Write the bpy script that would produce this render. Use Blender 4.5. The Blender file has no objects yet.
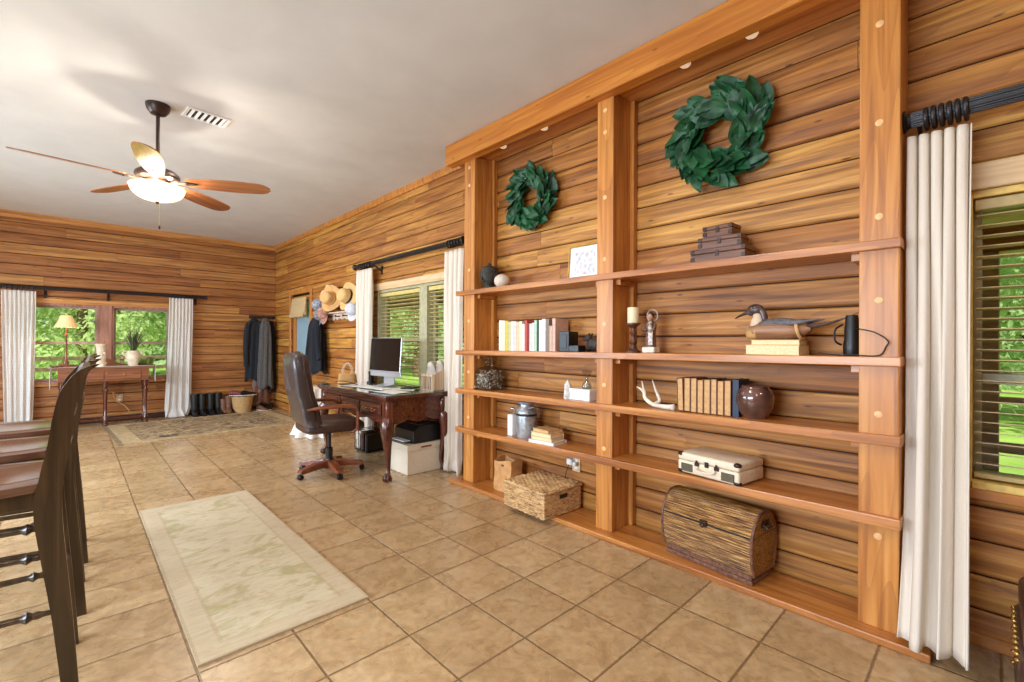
import bpy, bmesh, math, random
from mathutils import Vector, Matrix, noise
PI = math.pi
random.seed(7)
S = bpy.context.scene
COL = S.collection

# ------------------------------------------------------------------ materials
def new_mat(name):
    m = bpy.data.materials.new(name); m.use_nodes = True
    nt = m.node_tree; b = nt.nodes['Principled BSDF']
    return m, nt, b
def srgb(c):
    def f(v):
        v /= 255.0
        return v/12.92 if v <= .04045 else ((v+.055)/1.055)**2.4
    return (f(c[0]), f(c[1]), f(c[2]), 1)
def lnk(nt, a, b): nt.links.new(a, b)
def ramp(nt, fac, stops):
    r = nt.nodes.new('ShaderNodeValToRGB')
    e = r.color_ramp.elements
    while len(e) < len(stops): e.new(.5)
    for i, (p, c) in enumerate(stops):
        e[i].position = p; e[i].color = srgb(c)
    lnk(nt, fac, r.inputs['Fac']); return r.outputs['Color']
def coords(nt, scale, loc=(0, 0, 0), rot=(0, 0, 0), kind='Object'):
    t = nt.nodes.new('ShaderNodeTexCoord'); mp = nt.nodes.new('ShaderNodeMapping')
    mp.inputs['Scale'].default_value = scale; mp.inputs['Location'].default_value = loc
    mp.inputs['Rotation'].default_value = rot
    lnk(nt, t.outputs[kind], mp.inputs['Vector']); return mp.outputs['Vector']
def noise_tex(nt, vec, scale=1, detail=4, rough=.5, dist=0):
    n = nt.nodes.new('ShaderNodeTexNoise'); n.inputs['Scale'].default_value = scale
    n.inputs['Detail'].default_value = detail; n.inputs['Roughness'].default_value = rough
    n.inputs['Distortion'].default_value = dist
    lnk(nt, vec, n.inputs['Vector']); return n.outputs['Fac']
def mixc(nt, fac, a, b, mode='MIX'):
    m = nt.nodes.new('ShaderNodeMix'); m.data_type = 'RGBA'; m.blend_type = mode
    for sock, v in ((m.inputs['Factor'], fac), (m.inputs[6], a), (m.inputs[7], b)):
        if isinstance(v, (int, float)): sock.default_value = v
        elif isinstance(v, tuple): sock.default_value = v
        else: lnk(nt, v, sock)
    return m.outputs[2]
def math_n(nt, op, a, b=None, c=None):
    m = nt.nodes.new('ShaderNodeMath'); m.operation = op
    for i, v in enumerate((a, b, c)):
        if v is None: continue
        if isinstance(v, (int, float)): m.inputs[i].default_value = v
        else: lnk(nt, v, m.inputs[i])
    return m.outputs[0]
def bump(nt, b, h, strength=.3, dist=.01):
    n = nt.nodes.new('ShaderNodeBump'); n.inputs['Strength'].default_value = strength
    n.inputs['Distance'].default_value = dist
    lnk(nt, h, n.inputs['Height']); lnk(nt, n.outputs['Normal'], b.inputs['Normal'])

def plain(name, c, rough=.5, metal=0, vary=.08, nscale=25, coat=0, bmp=0):
    m, nt, b = new_mat(name)
    v = coords(nt, (1, 1, 1))
    n = noise_tex(nt, v, nscale, 3)
    d = tuple(max(0, x*(1-vary)) for x in c); l = tuple(min(255, x*(1+vary)) for x in c)
    lnk(nt, ramp(nt, n, [(.3, d), (.7, l)]), b.inputs['Base Color'])
    b.inputs['Roughness'].default_value = rough; b.inputs['Metallic'].default_value = metal
    b.inputs['Coat Weight'].default_value = coat
    if bmp: bump(nt, b, n, bmp, .003)
    return m

def wood(name, dark, mid, light, axis=1, rough=.4, board=False, g=1.0, coat=0.0, knots=False):
    m, nt, b = new_mat(name)
    sc = [30*g, 30*g, 30*g]; sc[axis] = 1.3*g
    vec = coords(nt, tuple(sc))
    if board:
        at = nt.nodes.new('ShaderNodeAttribute'); at.attribute_name = 'board'
        off = nt.nodes.new('ShaderNodeVectorMath'); off.operation = 'MULTIPLY_ADD'
        lnk(nt, at.outputs['Color'], off.inputs[0]); off.inputs[1].default_value = (37, 53, 71)
        lnk(nt, vec, off.inputs[2]); vec = off.outputs[0]
    n1 = noise_tex(nt, vec, 1.0, 5, .55, .6)
    sc2 = [5*g, 5*g, 5*g]; sc2[axis] = .45*g
    v2 = coords(nt, tuple(sc2))
    if board:
        off2 = nt.nodes.new('ShaderNodeVectorMath'); off2.operation = 'MULTIPLY_ADD'
        lnk(nt, at.outputs['Color'], off2.inputs[0]); off2.inputs[1].default_value = (11, 17, 23)
        lnk(nt, v2, off2.inputs[2]); v2 = off2.outputs[0]
    n2 = noise_tex(nt, v2, 1.0, 2, .5, .3)
    rings = math_n(nt, 'FRACT', math_n(nt, 'MULTIPLY', n2, 13.0))
    rings = math_n(nt, 'POWER', rings, 3.0)
    col = ramp(nt, n1, [(.28, dark), (.5, mid), (.72, light)])
    dk = srgb(dark)
    col = mixc(nt, math_n(nt, 'MULTIPLY', rings, .38), col, dk)
    if board:
        sep = nt.nodes.new('ShaderNodeSeparateColor'); lnk(nt, at.outputs['Color'], sep.inputs[0])
        tint = ramp(nt, sep.outputs[0], [(0, (224, 200, 172)), (.35, (240, 228, 204)), (.7, (255, 250, 236)), (1, (255, 252, 214))])
        col = mixc(nt, 1.0, col, tint, 'MULTIPLY')
    if knots:
        vo = nt.nodes.new('ShaderNodeTexVoronoi')
        s3 = [3.2, 3.2, 3.2]; s3[axis] = .8
        vv = coords(nt, tuple(s3)); lnk(nt, vv, vo.inputs['Vector'])
        k = nt.nodes.new('ShaderNodeMapRange'); lnk(nt, vo.outputs['Distance'], k.inputs[0])
        k.inputs[1].default_value = .05; k.inputs[2].default_value = .11
        k.inputs[3].default_value = .8; k.inputs[4].default_value = 0
        col = mixc(nt, k.outputs[0], col, srgb((80, 42, 20)))
    lnk(nt, col, b.inputs['Base Color'])
    b.inputs['Roughness'].default_value = rough
    b.inputs['Coat Weight'].default_value = coat; b.inputs['Coat Roughness'].default_value = .15
    bump(nt, b, n1, .12, .004)
    return m

W_D, W_M, W_L = (116, 70, 28), (188, 130, 60), (220, 168, 90)
M = {}
M['wall_y'] = wood('log_wall_wood', W_D, W_M, W_L, 1, .58, True, knots=True)
M['wall_x'] = wood('back_log_wall_wood', (112, 66, 32), (174, 118, 64), (202, 150, 88), 0, .55, True, knots=True)
M['groove'] = plain('groove_dark_wood', (58, 32, 18), .85)
M['post'] = wood('post_wood', (146, 84, 34), (194, 124, 54), (214, 150, 76), 2, .38, g=.8)
M['shelf'] = wood('shelf_wood', (132, 74, 32), (186, 116, 52), (210, 144, 74), 1, .33, g=.8, coat=.15)
M['beam'] = wood('beam_wood', (160, 84, 28), (198, 122, 46), (216, 146, 66), 1, .38, g=.7, knots=True)
M['trimw'] = wood('trim_wood_pale', (190, 150, 105), (222, 186, 140), (236, 206, 166), 1, .45)
M['trimx'] = wood('crown_wood', (150, 92, 44), (196, 134, 70), (215, 156, 92), 0, .4)
M['casing'] = wood('window_casing_wood', (128, 84, 66), (166, 116, 94), (186, 140, 116), 2, .45)
M['peg'] = plain('peg_wood', (226, 178, 118), .4)
M['mahog'] = wood('mahogany', (48, 20, 12), (86, 40, 24), (116, 60, 36), 1, .25, g=1.2, coat=.5)
M['mahogz'] = wood('mahogany_leg', (48, 20, 12), (90, 42, 25), (122, 64, 40), 2, .25, g=1.2, coat=.5)
M['tablew'] = wood('console_wood', (88, 48, 28), (138, 84, 54), (164, 106, 72), 0, .35, coat=.2)
M['stool'] = wood('stool_wood', (34, 24, 12), (60, 42, 24), (80, 58, 34), 2, .3, g=1.2, coat=.35)
M['seat'] = wood('stool_seat_wood', (58, 34, 24), (96, 60, 44), (122, 80, 60), 0, .2, g=1, coat=.8)
M['cherry'] = wood('chair_wood', (90, 42, 22), (134, 70, 42), (158, 92, 60), 0, .3, coat=.3)
M['blade'] = wood('fan_blade_wood', (128, 70, 40), (170, 104, 62), (190, 124, 78), 0, .22, g=1, coat=.9)
M['boxw'] = wood('dark_box_wood', (66, 36, 20), (106, 62, 36), (130, 82, 50), 1, .4)
M['oldbook'] = plain('old_paper', (214, 176, 118), .7, nscale=60)
M['bronze'] = plain('oil_rubbed_bronze', (66, 50, 42), .35, .6)
M['rod'] = plain('dark_rod', (38, 30, 30), .35, .2)
M['black'] = plain('black_plastic', (20, 18, 18), .4)
M['blackcloth'] = plain('black_cloth', (18, 20, 28), .95, nscale=40)
M['white'] = plain('white_paint', (236, 234, 228), .45, vary=.02)
M['paper'] = plain('white_paper', (238, 234, 226), .7, vary=.03, nscale=90)
M['steel'] = plain('galvanised_steel', (168, 170, 172), .35, .6, vary=.15, nscale=30)
M['chrome'] = plain('chrome', (210, 210, 212), .12, 1.0, vary=.01)
M['brass'] = plain('brass', (190, 150, 80), .3, .9)
M['cream'] = plain('cream_ceramic', (216, 196, 166), .5, vary=.12, nscale=14)
M['bone'] = plain('bone', (228, 214, 192), .55, vary=.1)
M['straw'] = plain('straw', (206, 158, 98), .75, vary=.16, nscale=160)
M['straw2'] = plain('pale_straw', (216, 174, 110), .75, vary=.14, nscale=160)
M['kraft'] = plain('kraft_paper', (196, 142, 86), .75)
M['glazed'] = plain('brown_glaze', (92, 60, 50), .18, vary=.3, nscale=9, coat=.7)
M['stone'] = plain('dark_stone', (52, 46, 38), .7, vary=.3, nscale=60, bmp=.5)
M['silver'] = plain('painted_silver', (172, 158, 144), .4, .2, vary=.3, nscale=70)
M['robe'] = plain('painted_brown', (108, 72, 54), .5, vary=.3, nscale=70)
M['vinyl'] = plain('cream_vinyl', (224, 206, 178), .5, vary=.04, nscale=80)
M['grille'] = plain('olive_grille', (84, 76, 56), .7, vary=.3, nscale=300)
M['leaf'] = None
M['greyfab'] = plain('grey_cloth', (88, 84, 80), .95)
M['darkfab'] = plain('charcoal_cloth', (32, 34, 38), .95)
M['capfab'] = plain('grey_cap_cloth', (128, 130, 138), .9, vary=.35, nscale=40)
M['woven'] = plain('bin_wicker', (190, 152, 100), .8, vary=.15, nscale=90)
M['liner'] = plain('pale_woven', (222, 206, 180), .7, vary=.06, nscale=120)
M['aluminium'] = plain('aluminium', (205, 208, 208), .3, .5, vary=.01)
M['leatherbr'] = plain('brown_leather_front', (68, 42, 34), .35, vary=.15, nscale=30, coat=.2)

def leaf_mat(name, a, b2, trans=.25, rough=.4):
    m, nt, b = new_mat(name)
    n = noise_tex(nt, coords(nt, (1, 1, 1)), 9, 3)
    lnk(nt, ramp(nt, n, [(.3, a), (.7, b2)]), b.inputs['Base Color'])
    b.inputs['Roughness'].default_value = rough
    if trans:
        t = nt.nodes.new('ShaderNodeBsdfTranslucent'); t.inputs['Color'].default_value = srgb(b2)
        mx = nt.nodes.new('ShaderNodeMixShader'); mx.inputs[0].default_value = trans
        out = nt.nodes['Material Output']
        lnk(nt, b.outputs[0], mx.inputs[1]); lnk(nt, t.outputs[0], mx.inputs[2]); lnk(nt, mx.outputs[0], out.inputs['Surface'])
    return m
M['magnolia'] = leaf_mat('magnolia_leaf', (12, 50, 28), (32, 92, 50), 0, .48)
M['tree1'] = leaf_mat('bright_foliage', (158, 190, 116), (226, 240, 180), .5, .7)
M['tree2'] = leaf_mat('mid_foliage', (128, 168, 108), (204, 226, 166), .5, .7)
M['bark'] = plain('bark', (110, 92, 72), .9, vary=.25, nscale=12)
M['dry'] = leaf_mat('plant_spikes', (70, 92, 52), (120, 96, 66), .1, .6)

def cloth_mat(name, c, trans=.3, weave=False):
    m, nt, b = new_mat(name)
    v = coords(nt, (1, 1, 1)); n = noise_tex(nt, v, 400 if not weave else 60, 2)
    lnk(nt, ramp(nt, n, [(.2, tuple(x*.95 for x in c)), (.8, c)]), b.inputs['Base Color'])
    b.inputs['Roughness'].default_value = .9
    t = nt.nodes.new('ShaderNodeBsdfTranslucent'); t.inputs['Color'].default_value = srgb(c)
    mx = nt.nodes.new('ShaderNodeMixShader'); mx.inputs[0].default_value = trans
    lnk(nt, b.outputs[0], mx.inputs[1]); lnk(nt, t.outputs[0], mx.inputs[2])
    last = mx.outputs[0]
    if weave:   # open bands of a lace-like weave, across the height of the panel
        sx = nt.nodes.new('ShaderNodeSeparateXYZ'); lnk(nt, v, sx.inputs[0])
        f = math_n(nt, 'FRACT', math_n(nt, 'MULTIPLY', sx.outputs[2], 22.0))
        g = math_n(nt, 'GREATER_THAN', f, .7)
        tr = nt.nodes.new('ShaderNodeBsdfTransparent')
        m2 = nt.nodes.new('ShaderNodeMixShader'); lnk(nt, math_n(nt, 'MULTIPLY', g, .02), m2.inputs[0])
        lnk(nt, last, m2.inputs[1]); lnk(nt, tr.outputs[0], m2.inputs[2]); last = m2.outputs[0]
    lnk(nt, last, nt.nodes['Material Output'].inputs['Surface'])
    return m
M['curtain'] = cloth_mat('cream_curtain_cloth', (240, 226, 208), .15)
M['sheer'] = cloth_mat('white_lace_cloth', (253, 250, 245), .55, True)
M['linen'] = cloth_mat('white_linen', (240, 232, 220), .15)
M['tissue'] = cloth_mat('tissue', (236, 224, 210), .2)
M['shade'] = cloth_mat('woven_shade', (226, 196, 144), .3)

def glass_mat(name, tint=(255, 255, 255), rough=.02, refl=.12, opac=0.0):
    m, nt, b = new_mat(name); nt.nodes.remove(b)
    t = nt.nodes.new('ShaderNodeBsdfTransparent'); t.inputs['Color'].default_value = srgb(tint)
    g = nt.nodes.new('ShaderNodeBsdfGlossy'); g.inputs['Roughness'].default_value = rough
    lw_ = nt.nodes.new('ShaderNodeLayerWeight'); lw_.inputs['Blend'].default_value = .5
    fc = math_n(nt, 'POWER', lw_.outputs['Facing'], 4.0)
    mx = nt.nodes.new('ShaderNodeMixShader')
    lnk(nt, math_n(nt, 'MINIMUM', math_n(nt, 'ADD', math_n(nt, 'MULTIPLY', fc, .7), opac+.03), .9), mx.inputs[0])
    lnk(nt, t.outputs[0], mx.inputs[1]); lnk(nt, g.outputs[0], mx.inputs[2])
    lnk(nt, mx.outputs[0], nt.nodes['Material Output'].inputs['Surface'])
    return m
M['glass'] = glass_mat('window_glass')
M['jarglass'] = glass_mat('jar_glass', (225, 228, 226), .03, opac=.06)
def frosted():
    m, nt, b = new_mat('frosted_door_glass')
    b.inputs['Base Color'].default_value = srgb((216, 234, 250)); b.inputs['Roughness'].default_value = .3
    t = nt.nodes.new('ShaderNodeBsdfTranslucent'); t.inputs['Color'].default_value = srgb((214, 234, 252))
    mx = nt.nodes.new('ShaderNodeMixShader'); mx.inputs[0].default_value = .7
    lnk(nt, b.outputs[0], mx.inputs[1]); lnk(nt, t.outputs[0], mx.inputs[2]); lnk(nt, mx.outputs[0], nt.nodes['Material Output'].inputs['Surface'])
    return m
M['frost'] = frosted()
def emit(name, c, s, base=None):
    m, nt, b = new_mat(name)
    b.inputs['Base Color'].default_value = srgb(base or c); b.inputs['Emission Color'].default_value = srgb(c)
    b.inputs['Emission Strength'].default_value = s; b.inputs['Roughness'].default_value = .3
    return m
M['bowl'] = emit('lit_bowl_glass', (255, 240, 214), 2.6)
_nt = M['bowl'].node_tree; _t = _nt.nodes.new('ShaderNodeBsdfTransparent'); _t.inputs['Color'].default_value = srgb((255, 238, 210))
_m = _nt.nodes.new('ShaderNodeMixShader'); _m.inputs[0].default_value = .42
_nt.links.new(_nt.nodes['Principled BSDF'].outputs[0], _m.inputs[1]); _nt.links.new(_t.outputs[0], _m.inputs[2]); _nt.links.new(_m.outputs[0], _nt.nodes['Material Output'].inputs['Surface'])
M['lampshade'] = emit('lit_lamp_shade', (255, 196, 120), .55, (232, 200, 150))
M['puck'] = emit('puck_lens', (255, 236, 205), .6)

def ceiling_mat():
    m, nt, b = new_mat('ceiling_plaster')
    v = coords(nt, (1, 1, 1)); n = noise_tex(nt, v, 3.0, 3, .5, .6)
    lnk(nt, ramp(nt, n, [(.3, (206, 204, 201)), (.7, (214, 212, 209))]), b.inputs['Base Color'])
    b.inputs['Roughness'].default_value = .6; b.inputs['Specular IOR Level'].default_value = .3
    bump(nt, b, n, .22, .015); return m
M['ceiling'] = ceiling_mat()

TX, TY, TS = 1.4058, 2.4387, .3526
def tile_mat():
    m, nt, b = new_mat('floor_tile')
    t = nt.nodes.new('ShaderNodeTexCoord'); sp = nt.nodes.new('ShaderNodeSeparateXYZ')
    lnk(nt, t.outputs['Object'], sp.inputs[0])
    def cell(s, o):
        q = math_n(nt, 'DIVIDE', math_n(nt, 'SUBTRACT', s, o), TS)
        fl = math_n(nt, 'FLOOR', q); fr = math_n(nt, 'SUBTRACT', q, fl)
        e = math_n(nt, 'MINIMUM', fr, math_n(nt, 'SUBTRACT', 1.0, fr))
        return fl, e
    fx, ex = cell(sp.outputs[0], TX); fy, ey = cell(sp.outputs[1], TY)
    edge = math_n(nt, 'MINIMUM', ex, ey)
    wob = noise_tex(nt, coords(nt, (1, 1, 1)), 40, 2)
    edge = math_n(nt, 'ADD', edge, math_n(nt, 'MULTIPLY', math_n(nt, 'SUBTRACT', wob, .5), .008))
    mr = nt.nodes.new('ShaderNodeMapRange'); lnk(nt, edge, mr.inputs[0])
    mr.inputs[1].default_value = .007; mr.inputs[2].default_value = .018
    tile = mr.outputs[0]
    cb = nt.nodes.new('ShaderNodeCombineXYZ'); lnk(nt, fx, cb.inputs[0]); lnk(nt, fy, cb.inputs[1])
    wn = nt.nodes.new('ShaderNodeTexWhiteNoise'); lnk(nt, cb.outputs[0], wn.inputs['Vector'])
    ad = nt.nodes.new('ShaderNodeVectorMath'); ad.operation = 'MULTIPLY_ADD'
    lnk(nt, wn.outputs['Color'], ad.inputs[0]); ad.inputs[1].default_value = (9, 9, 9); lnk(nt, t.outputs['Object'], ad.inputs[2])
    n1 = noise_tex(nt, ad.outputs[0], 8, 7, .66, .9)
    n2 = noise_tex(nt, ad.outputs[0], 28, 4, .6)
    c = ramp(nt, n1, [(.25, (174, 141, 101)), (.5, (196, 164, 121)), (.75, (212, 185, 146))])
    c2 = ramp(nt, n2, [(.35, (196, 190, 184)), (.65, (255, 252, 248))])
    c = mixc(nt, .55, c, c2, 'MULTIPLY')
    tv = ramp(nt, wn.outputs['Value'], [(0, (232, 226, 220)), (1, (255, 253, 250))])
    c = mixc(nt, 1.0, c, tv, 'MULTIPLY')
    c = mixc(nt, tile, srgb((122, 94, 64)), c)
    lnk(nt, c, b.inputs['Base Color'])
    r = nt.nodes.new('ShaderNodeMapRange'); lnk(nt, n1, r.inputs[0])
    r.inputs[3].default_value = .2; r.inputs[4].default_value = .36
    lnk(nt, r.outputs[0], b.inputs['Roughness'])
    h = math_n(nt, 'ADD', math_n(nt, 'MULTIPLY', tile, 1.0), math_n(nt, 'MULTIPLY', n1, .35))
    bump(nt, b, h, .45, .006)
    return m
M['tile'] = tile_mat()

def rug_mat(name, base, pattern, border, cx, cy, hx, hy, bw, psc, edgeline, amount):
    m, nt, b = new_mat(name)
    t = nt.nodes.new('ShaderNodeTexCoord'); sp = nt.nodes.new('ShaderNodeSeparateXYZ')
    lnk(nt, t.outputs['Object'], sp.inputs[0])
    ax = math_n(nt, 'SUBTRACT', hx, math_n(nt, 'ABSOLUTE', sp.outputs[0]))
    ay = math_n(nt, 'SUBTRACT', hy, math_n(nt, 'ABSOLUTE', sp.outputs[1]))
    e = math_n(nt, 'MINIMUM', ax, ay)
    inb = math_n(nt, 'GREATER_THAN', e, bw)
    v = coords(nt, (1, 1.6, 1))
    n = noise_tex(nt, v, psc, 5, .6, 1.8)
    n3 = noise_tex(nt, coords(nt, (1, 1, 1)), 3, 3)
    streak = noise_tex(nt, coords(nt, (6, 60, 1)), 1, 3)
    bc = mixc(nt, n3, srgb(tuple(x*.93 for x in base)), srgb(tuple(min(255, x*1.04) for x in base)))
    k = nt.nodes.new('ShaderNodeMapRange'); lnk(nt, n, k.inputs[0])
    k.inputs[1].default_value = .5; k.inputs[2].default_value = .62; k.inputs[3].default_value = 0; k.inputs[4].default_value = amount
    c = mixc(nt, math_n(nt, 'MULTIPLY', k.outputs[0], inb), bc, srgb(pattern))
    n5 = noise_tex(nt, v, psc*1.7, 4, .6, 2.5)
    k2 = nt.nodes.new('ShaderNodeMapRange'); lnk(nt, n5, k2.inputs[0])
    k2.inputs[1].default_value = .52; k2.inputs[2].default_value = .6; k2.inputs[3].default_value = 0; k2.inputs[4].default_value = amount*.8
    c = mixc(nt, k2.outputs[0], c, srgb(border))
    bd = math_n(nt, 'SUBTRACT', 1.0, inb)
    c = mixc(nt, math_n(nt, 'MULTIPLY', bd, .35), c, srgb(border))
    ln = math_n(nt, 'COMPARE', e, bw, .008)
    c = mixc(nt, math_n(nt, 'MULTIPLY', ln, .4), c, srgb(edgeline))
    rim = math_n(nt, 'LESS_THAN', e, .012)
    c = mixc(nt, math_n(nt, 'MULTIPLY', rim, .6), c, srgb(edgeline))
    c = mixc(nt, .25, c, ramp(nt, streak, [(.3, (180, 170, 150)), (.7, (255, 255, 250))]), 'MULTIPLY')
    lnk(nt, c, b.inputs['Base Color']); b.inputs['Roughness'].default_value = .95
    bump(nt, b, streak, .3, .003)
    return m

# ------------------------------------------------------------------ mesh helpers
def bm_new(): return bmesh.new()
def merge(dst, src, mtx=None):
    me = bpy.data.meshes.new('t'); src.to_mesh(me); src.free()
    if mtx is not None: me.transform(mtx)
    dst.from_mesh(me); bpy.data.meshes.remove(me)
def box(bm, c, s, bev=0, rot=None, seg=1):
    t = bmesh.new(); bmesh.ops.create_cube(t, size=1)
    bmesh.ops.scale(t, vec=s, verts=t.verts)
    if bev: bmesh.ops.bevel(t, geom=t.edges[:], offset=bev, segments=seg, profile=.6, affect='EDGES')
    mt = Matrix.Translation(c)
    if rot is not None: mt = mt @ (rot.to_matrix().to_4x4() if hasattr(rot, 'to_matrix') else rot)
    merge(bm, t, mt); return bm
def bx(bm, a, b, bev=0, seg=1):
    return box(bm, [(a[i]+b[i])/2 for i in range(3)], [abs(b[i]-a[i]) for i in range(3)], bev, None, seg)
def lathe(bm, prof, c=(0, 0, 0), n=24, mtx=None, sx=1, sy=1):
    """prof: list of (r, z) bottom to top"""
    t = bmesh.new(); rings = []
    for r, z in prof:
        if r < 1e-5: rings.append([t.verts.new((0, 0, z))])
        else: rings.append([t.verts.new((r*sx*math.cos(2*PI*k/n), r*sy*math.sin(2*PI*k/n), z)) for k in range(n)])
    for a, b in zip(rings, rings[1:]):
        for k in range(n):
            k2 = (k+1) % n
            if len(a) == 1 and len(b) == 1: continue
            if len(a) == 1: t.faces.new((a[0], b[k2], b[k]))
            elif len(b) == 1: t.faces.new((a[k], a[k2], b[0]))
            else: t.faces.new((a[k], a[k2], b[k2], b[k]))
    m = Matrix.Translation(c)
    if mtx is not None: m = m @ mtx
    merge(bm, t, m); return bm
def frames(pts):
    P = [Vector(p) for p in pts]; T = []
    for i in range(len(P)):
        a = P[max(i-1, 0)]; b = P[min(i+1, len(P)-1)]
        T.append((b-a).normalized() if (b-a).length > 1e-9 else Vector((0, 0, 1)))
    up = Vector((0, 0, 1)) if abs(T[0].z) < .9 else Vector((1, 0, 0))
    N = [(up - T[0]*up.dot(T[0])).normalized()]
    for i in range(1, len(P)):
        n = N[-1] - T[i]*N[-1].dot(T[i]); N.append(n.normalized())
    return P, T, N
def tube(bm, pts, rad, n=10, closed=False, flat=1.0, cap=True):
    P, T, N = frames(pts)
    if not isinstance(rad, (list, tuple)): rad = [rad]*len(P)
    t = bmesh.new(); rings = []
    for p, tt, nn, r in zip(P, T, N, rad):
        bb = tt.cross(nn)
        rings.append([t.verts.new(p + nn*(math.cos(2*PI*k/n)*r*flat) + bb*(math.sin(2*PI*k/n)*r)) for k in range(n)])
    R = rings + ([rings[0]] if closed else [])
    for a, b in zip(R, R[1:]):
        for k in range(n): t.faces.new((a[k], a[(k+1) % n], b[(k+1) % n], b[k]))
    if cap and not closed:
        t.faces.new(rings[0][::-1]); t.faces.new(rings[-1])
    merge(bm, t); return bm
def smooth_path(pts, k=6):
    P = [Vector(p) for p in pts]; out = []
    for i in range(len(P)-1):
        p0 = P[max(i-1, 0)]; p1 = P[i]; p2 = P[i+1]; p3 = P[min(i+2, len(P)-1)]
        for j in range(k):
            t = j/k
            out.append(.5*((2*p1)+(p2-p0)*t+(2*p0-5*p1+4*p2-p3)*t*t+(3*p1-p0-3*p2+p3)*t**3))
    out.append(P[-1]); return out
def interp(vals, k=6):
    return [v[0] for v in smooth_path([(x, 0, 0) for x in vals], k)]
def loft(bm, secs, cap=True):
    """secs: list of rings (lists of points, same count)"""
    t = bmesh.new(); R = [[t.verts.new(p) for p in s] for s in secs]; n = len(R[0])
    for a, b in zip(R, R[1:]):
        for k in range(n): t.faces.new((a[k], a[(k+1) % n], b[(k+1) % n], b[k]))
    if cap: t.faces.new(R[0][::-1]); t.faces.new(R[-1])
    merge(bm, t); return bm
def ell(c, rx, ry, n=20, z=0, p=1.0):
    out = []
    for k in range(n):
        a = 2*PI*k/n; ca, sa = math.cos(a), math.sin(a)
        out.append((c[0]+rx*math.copysign(abs(ca)**p, ca), c[1]+ry*math.copysign(abs(sa)**p, sa), z))
    return out
def prism(bm, poly, a, b, axis='y', bev=0):
    """polygon in the plane across axis, extruded from a to b"""
    t = bmesh.new()
    def v(p, q):
        return {'y': (p[0], q, p[1]), 'x': (q, p[0], p[1]), 'z': (p[0], p[1], q)}[axis]
    A = [t.verts.new(v(p, a)) for p in poly]; B = [t.verts.new(v(p, b)) for p in poly]; n = len(poly)
    for k in range(n): t.faces.new((A[k], A[(k+1) % n], B[(k+1) % n], B[k]))
    t.faces.new(A[::-1]); t.faces.new(B)
    bmesh.ops.recalc_face_normals(t, faces=t.faces)
    if bev: bmesh.ops.bevel(t, geom=t.edges[:], offset=bev, segments=2, profile=.6, affect='EDGES')
    merge(bm, t); return bm
def sphere(bm, c, r, s=(1, 1, 1), seg=20, rot=None):
    t = bmesh.new(); bmesh.ops.create_uvsphere(t, u_segments=seg, v_segments=max(6, seg*2//3), radius=r)
    bmesh.ops.scale(t, vec=s, verts=t.verts)
    m = Matrix.Translation(c)
    if rot is not None: m = m @ rot
    merge(bm, t, m); return bm
def sheet(bm, nu, nv, f):
    t = bmesh.new(); V = [[t.verts.new(f(i/nu, j/nv)) for j in range(nv+1)] for i in range(nu+1)]
    for i in range(nu):
        for j in range(nv): t.faces.new((V[i][j], V[i+1][j], V[i+1][j+1], V[i][j+1]))
    merge(bm, t); return bm
def obj(name, bm, mat, parent=None, smooth=False, loc=None, solid=0, subsurf=0, auto=True):
    me = bpy.data.meshes.new(name)
    bmesh.ops.recalc_face_normals(bm, faces=bm.faces)
    bm.to_mesh(me); bm.free()
    me.materials.append(mat)
    if smooth:
        for p in me.polygons: p.use_smooth = True
        if auto: me.set_sharp_from_angle(angle=math.radians(40))
    o = bpy.data.objects.new(name, me); COL.objects.link(o)
    if parent: o.parent = parent
    if loc: o.location = loc
    if solid:
        md = o.modifiers.new('Solidify', 'SOLIDIFY'); md.thickness = solid; md.offset = 0
    if subsurf:
        md = o.modifiers.new('Subsurf', 'SUBSURF'); md.levels = subsurf; md.render_levels = subsurf
    return o
def tag(o, label, cat, group=None, kind=None):
    if label: o['label'] = label
    if cat: o['category'] = cat
    if group: o['group'] = group
    if kind: o['kind'] = kind
    return o
def thing(name, label, cat, loc=(0, 0, 0), rotz=0, group=None, kind=None):
    o = bpy.data.objects.new(name, None); o.empty_display_size = .1; COL.objects.link(o)
    o.location = loc; o.rotation_euler = (0, 0, rotz)
    return tag(o, label, cat, group, kind)
def dup(root, loc, rotz=None, label=None, group=None):
    r = root.copy(); COL.objects.link(r); r.location = loc
    if rotz is not None: r.rotation_euler = (0, 0, rotz)
    if label: r['label'] = label
    if group: r['group'] = group
    for ch in list(root.children):
        c = ch.copy(); COL.objects.link(c); c.parent = r
        for g in list(ch.children):
            d = g.copy(); COL.objects.link(d); d.parent = c
    return r
def struct(name, bm, mat, label=None, cat=None, smooth=False, parent=None):
    o = obj(name, bm, mat, parent, smooth)
    if not parent: o['kind'] = 'structure'; o['label'] = label; o['category'] = cat
    return o

# ------------------------------------------------------------------ camera
f_px, yaw, pit, rol, H = 458.66, .762607, .0013257, .00488933, 1.27
cy, sy = math.cos(yaw), math.sin(yaw)
F = Vector((sy*math.cos(pit), cy*math.cos(pit), math.sin(pit))); R = Vector((cy, -sy, 0)); U = R.cross(F)
R2 = R*math.cos(rol) + U*math.sin(rol); U2 = -R*math.sin(rol) + U*math.cos(rol)
cam = bpy.data.cameras.new('camera'); co = bpy.data.objects.new('camera', cam); COL.objects.link(co)
mt = Matrix((R2, U2, -F)).transposed().to_4x4(); mt.translation = (0, 0, H)
co.matrix_world = mt; cam.sensor_width = 36; cam.lens = 36*f_px/1024; cam.clip_start = .02; cam.clip_end = 300
S.camera = co

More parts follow.
